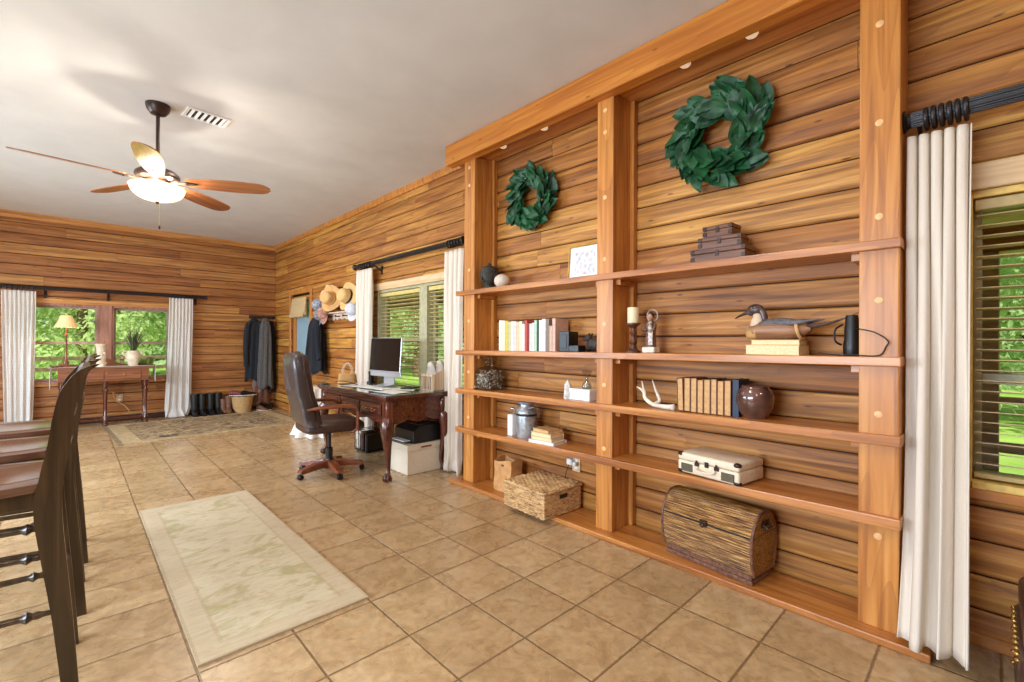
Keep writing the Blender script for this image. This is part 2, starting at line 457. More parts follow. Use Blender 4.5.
# ------------------------------------------------------------------ room shell
WX, YB, ZC = 2.77, 9.42, 3.05
XL, YR = -3.0, -3.0
bm = bm_new(); bx(bm, (XL-.2, YR-.2, -.15), (WX+.2, YB+.2, 0))
struct('floor', bm, M['tile'], 'beige square ceramic tile floor of the log room', 'floor')
bm = bm_new(); bx(bm, (XL-.2, YR-.2, ZC), (WX+.2, YB+.2, ZC+.2))
struct('ceiling', bm, M['ceiling'], 'smooth off white plaster ceiling of the log room', 'ceiling')

def log_wall(name, label, plane, axis, u0, u1, holes, mat, pitch=.1453, z1=ZC, sign=1):
    """boards stacked in z; axis 'y' (wall at x=plane) or 'x' (wall at y=plane); holes: (u0,u1,z0,z1)"""
    bm = bmesh.new(); cl = bm.loops.layers.color.new('board')
    rnd = random.Random(name)
    T = .045; B = .011
    n = int(math.ceil(z1/pitch))
    for i in range(n):
        za, zb = i*pitch, min((i+1)*pitch, z1)
        if zb-za < .02: continue
        cuts = [u0]; u = u0+rnd.uniform(.6, 3.5)
        while u < u1-.4: cuts.append(u); u += rnd.uniform(1.6, 4.2)
        cuts.append(u1)
        for a, b in zip(cuts, cuts[1:]):
            parts = [(a+.0012, b-.0012, za, zb)]
            for h in holes:
                nxt = []
                for (p, q, s, e) in parts:
                    if h[2] >= e-1e-4 or h[3] <= s+1e-4 or h[0] >= q or h[1] <= p: nxt.append((p, q, s, e)); continue
                    if h[0] > p: nxt.append((p, h[0], s, e))
                    if h[1] < q: nxt.append((h[1], q, s, e))
                    p2, q2 = max(p, h[0]), min(q, h[1])
                    if h[2] > s+.01: nxt.append((p2, q2, s, h[2]))
                    if h[3] < e-.01: nxt.append((p2, q2, h[3], e))
                parts = nxt
            col = (rnd.random(), rnd.random(), rnd.random(), 1)
            for (p, q, s, e) in parts:
                j = rnd.uniform(0, .003)
                prof = [(T, s+.004), (B, s+.004), (j*.5+.003, s+.012), (j*.3, (s+e)/2), (j+.003, e-.009), (B*.8, e-.004), (T, e-.004)]
                def v(d, z, uu): return (plane+d*sign, uu, z) if axis == 'y' else (uu, plane+d*sign, z)
                A = [bm.verts.new(v(d, z, p)) for d, z in prof]; C = [bm.verts.new(v(d, z, q)) for d, z in prof]
                k = len(prof); fs = []
                for t in range(k): fs.append(bm.faces.new((A[t], A[(t+1) % k], C[(t+1) % k], C[t])))
                fs.append(bm.faces.new(A[::-1])); fs.append(bm.faces.new(C))
                for f in fs:
                    for l in f.loops: l[cl] = col
    o = struct(name, bm, mat, label, 'wall')
    # backing core, a part of the wall
    bm = bmesh.new()
    us = sorted({u0, u1, *[h[0] for h in holes], *[h[1] for h in holes]})
    for a, b in zip(us, us[1:]):
        zz = [(0, z1)]
        for h in holes:
            if h[0] <= a+1e-6 and h[1] >= b-1e-6:
                nz = []
                for s, e in zz:
                    if h[2] > s: nz.append((s, min(e, h[2])))
                    if h[3] < e: nz.append((max(s, h[3]), e))
                zz = nz
        for s, e in zz:
            if e-s < .005: continue
            d0, d1 = plane+.018*sign, plane+.17*sign
            if axis == 'y': bx(bm, (min(d0, d1), a, s), (max(d0, d1), b, e))
            else: bx(bm, (a, min(d0, d1), s), (b, max(d0, d1), e))
    obj('wall_core', bm, M['groove'], o)
    return o
D1 = (7.62, 8.52, 0, 2.06)                      # door on the right wall
WN3 = (3.50, 5.36, .70, 1.90)                   # window behind the desk
WN4 = (-1.35, .088, .66, 1.92)                  # window at the right edge
log_wall('wall_right', 'right log wall of stacked honey coloured boards', WX, 'y', YR, YB+.15, [D1, WN3, WN4], M['wall_y'])
WN1 = (-.46, .29, .63, 1.79); WN2 = (.42, 1.175, .63, 1.79)
log_wall('wall_back', 'far log wall of stacked reddish brown boards', YB, 'x', XL, WX, [WN1, WN2], M['wall_x'])
LW = [(4.6, 7.4, .75, 2.3), (.2, 3.0, .75, 2.3)]
log_wall('wall_left', 'left log wall on the kitchen side with wide windows', XL, 'y', YR, YB, LW, M['wall_y'], sign=-1)
log_wall('wall_rear', 'rear log wall behind the viewer', YR, 'x', XL, WX, [], M['wall_x'], sign=-1)

# crown trims and baseboards
bm = bm_new(); prism(bm, [(YB-.03, ZC-.085), (YB, ZC-.085), (YB, ZC), (YB-.05, ZC), (YB-.05, ZC-.05)], XL, WX, 'x')
struct('trim_1', bm, M['trimx'], 'narrow wooden crown strip along the top of the far wall', 'trim')
bm = bm_new(); prism(bm, [(WX-.02, ZC-.07), (WX, ZC-.07), (WX, ZC), (WX-.035, ZC), (WX-.035, ZC-.04)], 3.45, YB-.05, 'y')
struct('trim_2', bm, M['post'], 'honey wooden crown strip along the top of the right wall', 'trim')
bm = bm_new(); bx(bm, (WX-.018, YR, 0), (WX, .16, .05), .004)
struct('baseboard_right', bm, M['shelf'], 'low wooden base strip under the right edge window', 'baseboard')
bm = bm_new(); bx(bm, (XL, YB-.018, 0), (WX-.02, YB, .09), .004)
struct('baseboard_back', bm, M['groove'], 'dark wooden base strip at the foot of the far wall', 'baseboard')

# windows
def window(idx, axis, plane, h, label, sign=1, rail=None, fr='casing', mull=None, depth=.06):
    u0, u1, z0, z1 = h
    t = thing('window_%d' % idx, label, 'window', kind='structure')
    def B(bm, a0, a1, s, e, d0, d1, bev=.002):
        p, q = plane+min(d0*sign, d1*sign), plane+max(d0*sign, d1*sign)
        if axis == 'y': bx(bm, (p, a0, s), (q, a1, e), bev)
        else: bx(bm, (a0, p, s), (a1, q, e), bev)
    bm = bm_new(); w = .03
    B(bm, u0, u0+w, z0, z1, .0, .16); B(bm, u1-w, u1, z0, z1, .0, .16)
    B(bm, u0+w, u1-w, z1-w, z1, .0, .16); B(bm, u0+w, u1-w, z0, z0+w, -.015, .16)
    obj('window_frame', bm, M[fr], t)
    spans = [(u0+w, u1-w)] if not mull else [(u0+w, mull[0]), (mull[1], u1-w)]
    if mull:
        bm = bm_new(); B(bm, mull[0], mull[1], z0+w, z1-w, .0, .15); obj('mullion', bm, M[fr], t)
    for a, b in spans:
        bm = bm_new(); s = .028
        zr = rail if rail else (z0+z1)/2
        for p, q in ((z0+w, z0+w+s), (z1-w-s, z1-w), (zr-.022, zr+.022)): B(bm, a+s, b-s, p, q, .09, .12)
        B(bm, a, a+s, z0+w, z1-w, .09, .12); B(bm, b-s, b, z0+w, z1-w, .09, .12)
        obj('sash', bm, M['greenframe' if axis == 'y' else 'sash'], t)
        bm = bm_new(); B(bm, a+s, b-s, z0+w+s, z1-w-s, .102, .106, 0); obj('glass_pane', bm, M['glass'], t)
    return t
M['sash'] = plain('window_sash', (164, 140, 120), .5)
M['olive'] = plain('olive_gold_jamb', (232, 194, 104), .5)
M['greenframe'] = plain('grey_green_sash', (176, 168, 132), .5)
window(1, 'x', YB, WN1, 'left pane window of the far wall, behind the table lamp', rail=1.22)
window(2, 'x', YB, WN2, 'right pane window of the far wall, behind the urn of spiky plant', rail=1.22)
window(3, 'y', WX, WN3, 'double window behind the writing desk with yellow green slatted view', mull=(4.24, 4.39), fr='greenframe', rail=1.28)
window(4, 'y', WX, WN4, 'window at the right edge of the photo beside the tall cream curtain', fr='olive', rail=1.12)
window(5, 'y', XL, LW[0], 'far window of the kitchen side wall', sign=-1)
window(6, 'y', XL, LW[1], 'near window of the kitchen side wall', sign=-1)
# casings
bm = bm_new(); bx(bm, (-.5, YB-.02, 1.79), (1.22, YB, 1.86), .004); 
bx(bm, (-.5, YB-.03, .59), (1.22, YB, .63), .004)
struct('trim_3', bm, M['trimx'], 'wooden casing strips above and below the pair of far wall windows', 'trim')
bm = bm_new(); bx(bm, (.285, YB-.02, .63), (.425, YB, 1.79), .004)
struct('trim_7', bm, M['casing'], 'pinkish wooden casing board between the pair of far wall windows', 'trim')
bm = bm_new(); bx(bm, (WX-.025, 3.42, 1.90), (WX, 5.42, 1.985), .004)
struct('trim_4', bm, M['trimw'], 'pale header board above the window behind the desk', 'trim')
bm = bm_new(); bx(bm, (WX-.025, -1.42, 1.92), (WX, .10, 2.03), .004)
struct('trim_5', bm, M['trimw'], 'pale header board above the right edge window', 'trim')
bm = bm_new(); bx(bm, (WX-.02, -1.42, .615), (WX, .075, .66), .004)
struct('trim_6', bm, M['shelf'], 'wooden sill strip below the right edge window', 'trim')

# door
d = thing('door_1', 'half glazed exterior door with rolled shade in the far right corner', 'door', kind='structure')
y0, y1 = D1[0], D1[1]
bm = bm_new()
for a, b, s, e in ((y0, y0+.13, .01, 2.03), (y1-.13, y1, .01, 2.03), (y0+.13, y1-.13, 1.93, 2.03), (y0+.13, y1-.13, .01, .3)):
    bx(bm, (WX+.03, a, s), (WX+.075, b, e), .003)
obj('door_leaf', bm, M['post'], d)
bm = bm_new(); bx(bm, (WX+.05, y0+.13, .3), (WX+.056, y1-.13, 1.93)); obj('glass_pane', bm, M['frost'], d)
bm = bm_new()
bx(bm, (WX-.02, y0-.07, 0), (WX, y0, 2.13), .004); bx(bm, (WX-.02, y1, 0), (WX, y1+.07, 2.13), .004); bx(bm, (WX-.02, y0, 2.06), (WX, y1, 2.13), .004)
obj('door_frame', bm, M['post'], d)
bm = bm_new(); sphere(bm, (WX-.005, y0+.065, 1.0), .03); lathe(bm, [(.012, 0), (.012, .035)], (WX+.03, y0+.065, 1.0), 12, Matrix.Rotation(-PI/2, 4, 'Y'))
obj('door_handle', bm, M['brass'], d, True)
# the rolled fabric shade hangs on the door
sh = thing('roman_shade', 'short tan fabric shade rolled up on the corner door glass', 'shade', (WX-.03, (y0+y1)/2, 2.0))
bm = bm_new()
for i in range(5):
    zt = -.01-i*.055; bx(bm, (-.012-.006*i, -.33, zt-.085), (.012, .33, zt), .008)
obj('fabric_fold', bm, M['shade'], sh, True)
bm = bm_new(); lathe(bm, [(.03, -.33), (.034, -.3), (.034, .3), (.03, .33)], (-.025, 0, -.31), 14, Matrix.Rotation(PI/2, 4, 'X'))
obj('rolled_hem', bm, M['shade'], sh, True)

# blinds
def blinds(name, label, x, ya, yb, z0, z1, tilt, mat, pitch=.044, width=.042, group=None):
    t = thing(name, label, 'blind', (x, (ya+yb)/2, z0), group=group); w = (yb-ya)/2; h = z1-z0
    bm = bm_new(); bx(bm, (-.03, -w, h-.045), (.03, w, h), .003); obj('head_rail', bm, mat, t)
    bm = bm_new(); z = h-.07
    while z > .045:
        box(bm, (0, 0, z), (width, w*2-.01, .004), 0, Matrix.Rotation(tilt, 4, 'Y')); z -= pitch
    obj('slats', bm, mat, t)
    bm = bm_new(); bx(bm, (-.026, -w, .005), (.026, w, .025), .003); obj('bottom_rail', bm, mat, t)
    for s in (-1, 1):
        bm = bm_new(); tube(bm, [(-.027, s*w*.72, .01), (-.027, s*w*.72, h-.02)], .0015, 5); obj('ladder_cord', bm, mat, t)
    return t
M['blind'] = plain('blind_slat_olive', (214, 190, 120), .35, vary=.05)
M['blind2'] = plain('blind_slat_tan', (196, 170, 112), .35, vary=.05)
blinds('window_blind', 'olive slatted blind on the left half of the desk window', WX+.045, 4.40, 5.32, .735, 1.865, math.radians(15), M['blind'])
blinds('window_blind', 'olive slatted blind on the right half of the desk window', WX+.045, 3.54, 4.23, .735, 1.865, math.radians(15), M['blind'])
blinds('window_blind', 'tan slatted blind in the window at the right edge', WX+.045, -1.31, .052, .695, 1.885, math.radians(8), M['blind2'])

# ------------------------------------------------------------------ outside
bm = bm_new(); bx(bm, (-60, -60, -.6), (80, 90, -.5))
m, nt, b = new_mat('lawn_grass'); n = noise_tex(nt, coords(nt, (1, 1, 1)), .8, 6, .6)
lnk(nt, ramp(nt, n, [(.3, (126, 172, 66)), (.7, (178, 212, 98))]), b.inputs['Base Color']); b.inputs['Roughness'].default_value = .95
g = obj('lawn', bm, m); tag(g, 'bright green mown lawn seen through the windows', 'lawn', kind='structure')
bm = bm_new(); bx(bm, (WX+.2, -4, -.14), (5.6, 9.6, -.02), .01)
struct('porch_floor', bm, M['groove'], 'wooden porch deck outside the right wall', 'porch floor')
bm = bm_new(); prism(bm, [(WX+.17, 2.55), (5.8, 2.2), (5.8, 2.26), (WX+.17, 2.61)], -4, 9.6, 'y')
struct('porch_roof', bm, M['beam'], 'orange wooden porch roof seen through the right hand windows', 'porch roof')
bm = bm_new(); bx(bm, (5.12, -4, 1.98), (5.28, 9.6, 2.19), .01)
struct('porch_beam', bm, M['beam'], 'orange wooden beam carrying the porch roof', 'porch beam')
for y, w in ((.02, 'nearest the right edge window'), (3.1, 'outside between the two right hand windows'), (6.4, 'outside past the desk window'), (-2.6, 'outside behind the right edge window')):
    bm = bm_new(); box(bm, (0, 0, 1.0), (.12, .12, 1.96), .006); box(bm, (0, 0, .05), (.16, .16, .1), .006)
    o = obj('porch_post', bm, M['trimw'], loc=(5.2, y, 0)); tag(o, 'square tan porch post '+w, 'post', 'porch posts')
for a, b_, w in ((-2.54, -.04, 'outside the right edge window'), (.08, 3.04, 'outside behind the bookcase wall'), (3.16, 6.34, 'outside the desk window')):
    t = thing('porch_railing', 'tan wooden porch railing '+w, 'railing', (5.2, (a+b_)/2, 0)); L = (b_-a)/2
    bm = bm_new(); box(bm, (0, 0, .84), (.09, 2*L, .04), .004); obj('top_rail', bm, M['trimw'], t)
    bm = bm_new(); box(bm, (0, 0, .47), (.04, 2*L, .08), .004); obj('middle_rail', bm, M['trimw'], t)
    bm = bm_new(); box(bm, (0, 0, .12), (.04, 2*L, .08), .004); obj('bottom_rail', bm, M['trimw'], t)

def rail_fence(label, p0, p1, n):
    p0 = Vector(p0); p1 = Vector(p1); d = p1-p0; L = d.length
    t = thing('rail_fence', label, 'fence', p0, math.atan2(d.y, d.x))
    for i in range(n+1):
        bm = bm_new(); box(bm, (L*i/n, 0, .6), (.12, .12, 1.3), .01); obj('fence_post', bm, M['bark'], t)
    for z in (.45, .8, 1.15):
        bm = bm_new(); box(bm, (L/2, -.08, z), (L, .04, .12), .005); obj('fence_rail', bm, M['bark'], t)
rail_fence('dark three rail field fence beyond the far windows', (-9, 21, -.5), (14, 21, -.5), 9)

def make_tree(name, label, x, y, h, r, mat, seed, leaves=2600, lo=.12):
    rnd = random.Random(seed)
    t = thing(name, label, 'tree', (x, y, -.5))
    bm = bm_new()
    tube(bm, [(0, 0, 0), (.05, .03, h*.3), (-.05, .02, h*.6), (0, 0, h*.85)], [.22, .17, .12, .05], 8)
    for k in range(5):
        a = k*1.3; z = h*(.25+.1*k)
        tube(bm, [(0, 0, z), (r*.3*math.cos(a), r*.3*math.sin(a), z+h*.1), (r*.7*math.cos(a), r*.7*math.sin(a), z+h*.18)], [.08, .06, .03], 6)
    obj('trunk', bm, M['bark'], t, True)
    bm = bm_new()
    blobs = []
    for k in range(26):
        a = rnd.uniform(0, 2*PI); q = rnd.uniform(.1, .85); zz = rnd.uniform(lo, .95)
        w = math.sin(PI*min(1, (zz*.8+.15)))
        blobs.append((r*q*w*math.cos(a), r*q*w*math.sin(a), h*zz, r*rnd.uniform(.22, .42)))
    for k in range(leaves):
        bx_, by_, bz_, br = rnd.choice(blobs)
        v = Vector((rnd.gauss(0, 1), rnd.gauss(0, 1), rnd.gauss(0, 1))).normalized()*br*rnd.uniform(.6, 1.05)
        c = Vector((bx_, by_, bz_))+v
        if c.z < .15: continue
        s = rnd.uniform(.06, .14)
        n = (v.normalized()+Vector((rnd.uniform(-1, 1), rnd.uniform(-1, 1), rnd.uniform(-.4, 1.2)))*.7).normalized()
        u_ = n.orthogonal().normalized(); u_.rotate(Matrix.Rotation(rnd.uniform(0, 6.3), 3, n)); w_ = n.cross(u_)
        vs = [bm.verts.new(c+u_*s*1.2), bm.verts.new(c+w_*s*.55+n*s*.15), bm.verts.new(c-u_*s*1.0), bm.verts.new(c-w_*s*.55+n*s*.1)]
        bm.faces.new(vs)
    obj('crown', bm, mat, t)
    return t
T_ = [('leafy_tree', 'broad leafy tree outside left, behind the left curtain of the far windows', -4.2, 27, 9, 4.2, 'tree2'),
      ('leafy_tree', 'leafy tree outside the far windows behind the table lamp', .2, 25, 8.5, 4.0, 'tree1'),
      ('leafy_tree', 'leafy tree outside the far windows behind the urn', 4.2, 28, 9.5, 4.4, 'tree2'),
      ('leafy_tree', 'pale green tree outside the far windows near the right curtain', 7.6, 24.5, 8, 3.8, 'tree1'),
      ('leafy_tree', 'sunlit tree outside the right half of the desk window', 14, 13.0, 8, 3.8, 'tree1'),
      ('leafy_tree', 'sunlit tree outside the left half of the desk window', 12.5, 20.0, 8.5, 4.2, 'tree1'),
      ('leafy_tree', 'leafy tree outside the right edge window', 14.5, .5, 8.5, 4.2, 'tree2'),
      ('leafy_tree', 'leafy tree outside to the right of the right edge window', 13.5, -5.5, 8.5, 4.0, 'tree1'),
      ('leafy_tree', 'leafy tree outside beyond the porch middle', 17, 7, 9.5, 4.6, 'tree2'),
      ]
for i, a in enumerate(T_): make_tree(a[0], a[1], a[2], a[3], a[4], a[5], M[a[6]], 100+i, 9000)
# woods far behind
def woods(name, label, pts, hmax, n, seed):
    rnd = random.Random(seed); bm = bm_new()
    for k in range(n):
        t = rnd.random()*(len(pts)-1); i = int(t); fr = t-i
        p = Vector(pts[i])*(1-fr)+Vector(pts[min(i+1, len(pts)-1)])*fr
        z = hmax*(rnd.random()**1.1)
        z *= .82+.18*math.sin(t*9.7+1)*math.cos(t*4.1)
        c = Vector((p.x+rnd.uniform(-2, 2), p.y+rnd.uniform(-2, 2), z-.4))
        s = rnd.uniform(.16, .42)
        nn = Vector((rnd.uniform(-1, 1), rnd.uniform(-1.5, .4), rnd.uniform(-.2, 1.4))).normalized(); u_ = nn.orthogonal(); w_ = nn.cross(u_)
        bm.faces.new([bm.verts.new(c+u_*s), bm.verts.new(c+w_*s*.7), bm.verts.new(c-u_*s), bm.verts.new(c-w_*s*.7)])
    o = obj(name, bm, M['tree2']); tag(o, label, 'foliage', kind='stuff'); return o
woods('distant_foliage', 'dense green wall of woodland foliage far beyond the windows', [(-16, 36, 0), (0, 38, 0), (14, 36, 0), (24, 28, 0), (28, 16, 0), (28, 4, 0), (26, -10, 0), (20, -20, 0)], 12, 40000, 5)

# ------------------------------------------------------------------ built-in bookcase
TZ = {1: (1.719, 1.715), 2: (1.190, 1.213), 3: (.850, .879), 4: (.503, .531)}
def zs(k, y):
    a, b = TZ[k]; t = (y-.26)/(3.34-.26); return b+(a-b)*t
bc = thing('built_in_bookcase', 'long built-in honey wood bookcase of thick posts and four shelves', 'bookcase', (WX, 1.8, 0))
OY = 1.8
def L(x, y, z): return (x-WX, y-OY, z)
PF = 2.525
for i, (a, b_) in enumerate(((.27, .41), (1.70, 1.826), (3.125, 3.268))):
    bm = bm_new(); bx(bm, L(PF, a, .034), L(2.725, b_, 2.9), .006, 2); p = obj('post', bm, M['post'], bc)
    bm = bm_new(); bx(bm, L(2.725, a-.03 if i else a, .034), L(2.768, b_-.005, 2.9), .002); obj('post_backing', bm, M['post'], p)
    zz = [(2.658, 2.228, 1.821, 1.457, .962, .433), (2.797, 2.652, 2.223, 1.816, 1.389, .988, .568), (2.806, 2.65, 1.9, 1.45, 1.0, .6)][i]
    for z in zz:
        bm = bm_new(); lathe(bm, [(.015, 0), (.015, .002), (.012, .003), (0, .003)], L(PF, (a+b_)/2, z), 12, Matrix.Rotation(-PI/2, 4, 'Y'))
        obj('wood_peg', bm, M['peg'], p, True)
TH = {1: .040, 2: .040, 3: .045, 4: .045}
for k in (1, 2, 3, 4):
    bm = bm_new(); ya, yb_ = .262, 3.345
    za, zb = zs(k, ya), zs(k, yb_)
    poly = [(ya-OY, za-TH[k]), (yb_-OY, zb-TH[k]), (yb_-OY, zb), (ya-OY, za)]
    prism(bm, poly, 2.49-WX, -.004, 'x', .004)
    sh_ = obj('shelf', bm, M['shelf'], bc)
    for i, (a, b_) in enumerate(((.41, .445), (1.665, 1.70), (1.826, 1.861), (3.09, 3.125))):
        z = zs(k, a)-TH[k]
        bm = bm_new(); bx(bm, L(2.56, a, z-.034), L(2.74, b_, z-.0005), .002); obj('cleat', bm, M['shelf'], bc)
bm = bm_new(); bx(bm, L(2.445, .2, 2.868), L(2.54, 3.45, ZC-.001), .006)
obj('header_beam', bm, M['beam'], bc)
bm = bm_new(); bx(bm, L(2.54, .2, 2.9), L(2.768, 3.44, 2.93), .003); obj('soffit', bm, M['shelf'], bc)
bm = bm_new(); bx(bm, L(2.455, .165, 0), L(2.75, 3.385, .034), .006, 2); obj('base_plank', bm, M['shelf'], bc)
for y in (2.82, 2.36, 1.245, .88):
    bm = bm_new(); lathe(bm, [(.0, -.012), (.026, -.012), (.032, -.004), (.032, .0)], L(2.58, y, 2.9), 18); obj('puck_light', bm, M['puck'], bc, True)

# ------------------------------------------------------------------ lighting fixtures: fan
FX, FY, FZ = .454, 4.371, 2.475
fan = thing('ceiling_fan', 'bronze five blade ceiling fan with lit glass bowl hanging from the ceiling', 'ceiling fan', (FX, FY, ZC))
z0 = FZ-ZC
bm = bm_new(); lathe(bm, [(.02, -.075), (.05, -.07), (.072, -.04), (.078, -.012), (.078, 0)], (0, 0, 0), 28); obj('canopy', bm, M['bronze'], fan, True)
bm = bm_new(); lathe(bm, [(.013, z0+.1), (.013, -.06)], (0, 0, 0), 14); lathe(bm, [(.013, z0+.13), (.024, z0+.125), (.024, z0+.1), (.04, z0+.085)], (0, 0, 0), 18); obj('downrod', bm, M['bronze'], fan, True)
bm = bm_new(); lathe(bm, [(0, z0-.035), (.07, z0-.035), (.085, z0-.02), (.088, z0+.0), (.13, z0+.012), (.142, z0+.03), (.138, z0+.05), (.11, z0+.075), (.06, z0+.09), (0, z0+.095)], (0, 0, 0), 32); obj('motor_housing', bm, M['bronze'], fan, True)
def blade_bm():
    bm = bm_new(); n = 22
    def wdt(t): return .052+.026*math.sin(PI*min(1, t*1.05))**.8 if t < .9 else .0
    up = []; dn = []
    r0, r1 = .19, .775
    for i in range(n+1):
        t = i/n; r = r0+(r1-r0)*t
        w = .054+.029*math.sin(PI*(t*.85+.02))
        if t > .86: w *= math.sqrt(max(0, 1-((t-.86)/.145)**2))
        if t < .06: w *= .75+.25*(t/.06)
        up.append((r, w)); dn.append((r, -w))
    poly = up+dn[::-1]
    prism(bm, poly, -.003, .003, 'z'); return bm
bmesh_blade = blade_bm(); me_blade = None
for i, a in enumerate((-29, -101, -173, 115, 43)):
    bm = bm_new(); merge(bm, blade_bm() if i else bmesh_blade, Matrix.Rotation(math.radians(-13), 4, 'X'))
    if me_blade is None:
        bl = obj('blade', bm, M['blade'], fan); me_blade = bl.data
        bm = bm_new()
        prism(bm, [(.075, -.014), (.13, -.012), (.19, -.03), (.245, -.022), (.265, 0), (.245, .022), (.19, .03), (.13, .012), (.075, .014)], -.011, -.005, 'z', .001)
        lathe(bm, [(.007, -.015), (.007, -.004)], (.2, .015, 0), 8); lathe(bm, [(.007, -.015), (.007, -.004)], (.2, -.015, 0), 8)
        ir = obj('blade_iron', bm, M['bronze'], bl); ir0 = ir; bl0 = bl
    else:
        bm.free(); bl = bl0.copy(); COL.objects.link(bl); bl.parent = fan
        ir = ir0.copy(); COL.objects.link(ir); ir.parent = bl
    bl.location = (0, 0, z0); bl.rotation_euler = (0, 0, math.radians(a))
bm = bm_new()
prof = [(.004+.166*math.sin(t/12*PI/2)**.85, z0-.155+.1*(1-math.cos(t/12*PI/2))**.85) for t in range(13)]
prof += [(.176, z0-.05), (.172, z0-.046), (.164, z0-.056)] + [(.004+.156*math.sin(t/12*PI/2)**.85, z0-.149+.093*(1-math.cos(t/12*PI/2))**.85) for t in range(11, -1, -1)]
lathe(bm, prof, (0, 0, 0), 40); obj('light_bowl', bm, M['bowl'], fan, True)
bm = bm_new(); lathe(bm, [(0, z0-.178), (.008, z0-.174), (.014, z0-.164), (.01, z0-.155), (.004, z0-.148), (.004, z0-.03)], (0, 0, 0), 14); obj('finial', bm, M['bronze'], fan, True)
bm = bm_new(); tube(bm, [(.01, -.01, z0-.17), (.012, -.012, z0-.34)], .0015, 6); pc = obj('pull_chain', bm, M['brass'], fan)
bm = bm_new(); lathe(bm, [(0, -.03), (.006, -.025), (.007, -.01), (.003, 0), (0, 0)], (.012, -.012, z0-.34), 10); obj('chain_fob', bm, M['bronze'], pc, True)

# vent
v = thing('ceiling_vent', 'small white louvred air vent in the ceiling beside the fan', 'vent', (.76, 4.33, ZC), math.radians(94))
bm = bm_new()
for a, b_ in (((-.1, -.15), (.1, -.125)), ((-.1, .125), (.1, .15)), ((-.1, -.125), (-.078, .125)), ((.078, -.125), (.1, .125))):
    bx(bm, (a[0], a[1], -.012), (b_[0], b_[1], 0), .003)
obj('vent_frame', bm, M['white'], v)
bm = bm_new(); bx(bm, (-.078, -.125, -.004), (.078, .125, -.001)); obj('backing', bm, M['black'], v)
for k in range(6):
    bm = bm_new(); box(bm, (0, -.105+k*.042, -.008), (.156, .022, .003), 0, Matrix.Rotation(.6, 4, 'X')); obj('louvre', bm, M['white'], v)

# ------------------------------------------------------------------ rugs
def rug(name, label, x0, x1, y0, y1, mat, th=.01, rot=0):
    bm = bm_new(); hx, hy = (x1-x0)/2, (y1-y0)/2
    def f(u, w):
        return (-hx+2*hx*u, -hy+2*hy*w, th+.0015*noise.noise(Vector((u*9, w*9, 3))))
    t = bmesh.new(); n1, n2 = 30, 50
    top = [[t.verts.new(f(i/n1, j/n2)) for j in range(n2+1)] for i in range(n1+1)]
    for i in range(n1):
        for j in range(n2): t.faces.new((top[i][j], top[i+1][j], top[i+1][j+1], top[i][j+1]))
    ring = [top[i][0] for i in range(n1+1)]+[top[n1][j] for j in range(1, n2+1)]+[top[i][n2] for i in range(n1-1, -1, -1)]+[top[0][j] for j in range(n2-1, 0, -1)]
    low = [t.verts.new((q.co.x, q.co.y, .001)) for q in ring]; k = len(ring)
    for i in range(k): t.faces.new((ring[i], low[i], low[(i+1) % k], ring[(i+1) % k]))
    t.faces.new(low)
    merge(bm, t)
    o = obj(name, bm, mat, loc=((x0+x1)/2, (y0+y1)/2, 0)); o.rotation_euler.z = rot
    tag(o, label, 'rug'); return o
M['rug1'] = rug_mat('faded_rug', (206, 190, 158), (158, 148, 88), (186, 160, 126), 0, 0, .353, 1.11, .1, 3.4, (176, 152, 118), .62)
M['rug2'] = rug_mat('floral_rug', (150, 124, 88), (70, 50, 38), (212, 186, 138), 0, 0, 1.1, .95, .2, 3.2, (80, 54, 36), 1.0)
rug('area_rug', 'faded beige and olive rectangular rug on the tiles in front', .352, 1.058, 2.120, 4.34, M['rug1'])
rug('entry_rug', 'brown and cream floral rug at the foot of the far wall', .345, 2.62, 7.26, 8.98, M['rug2'], .012, math.radians(3.0))

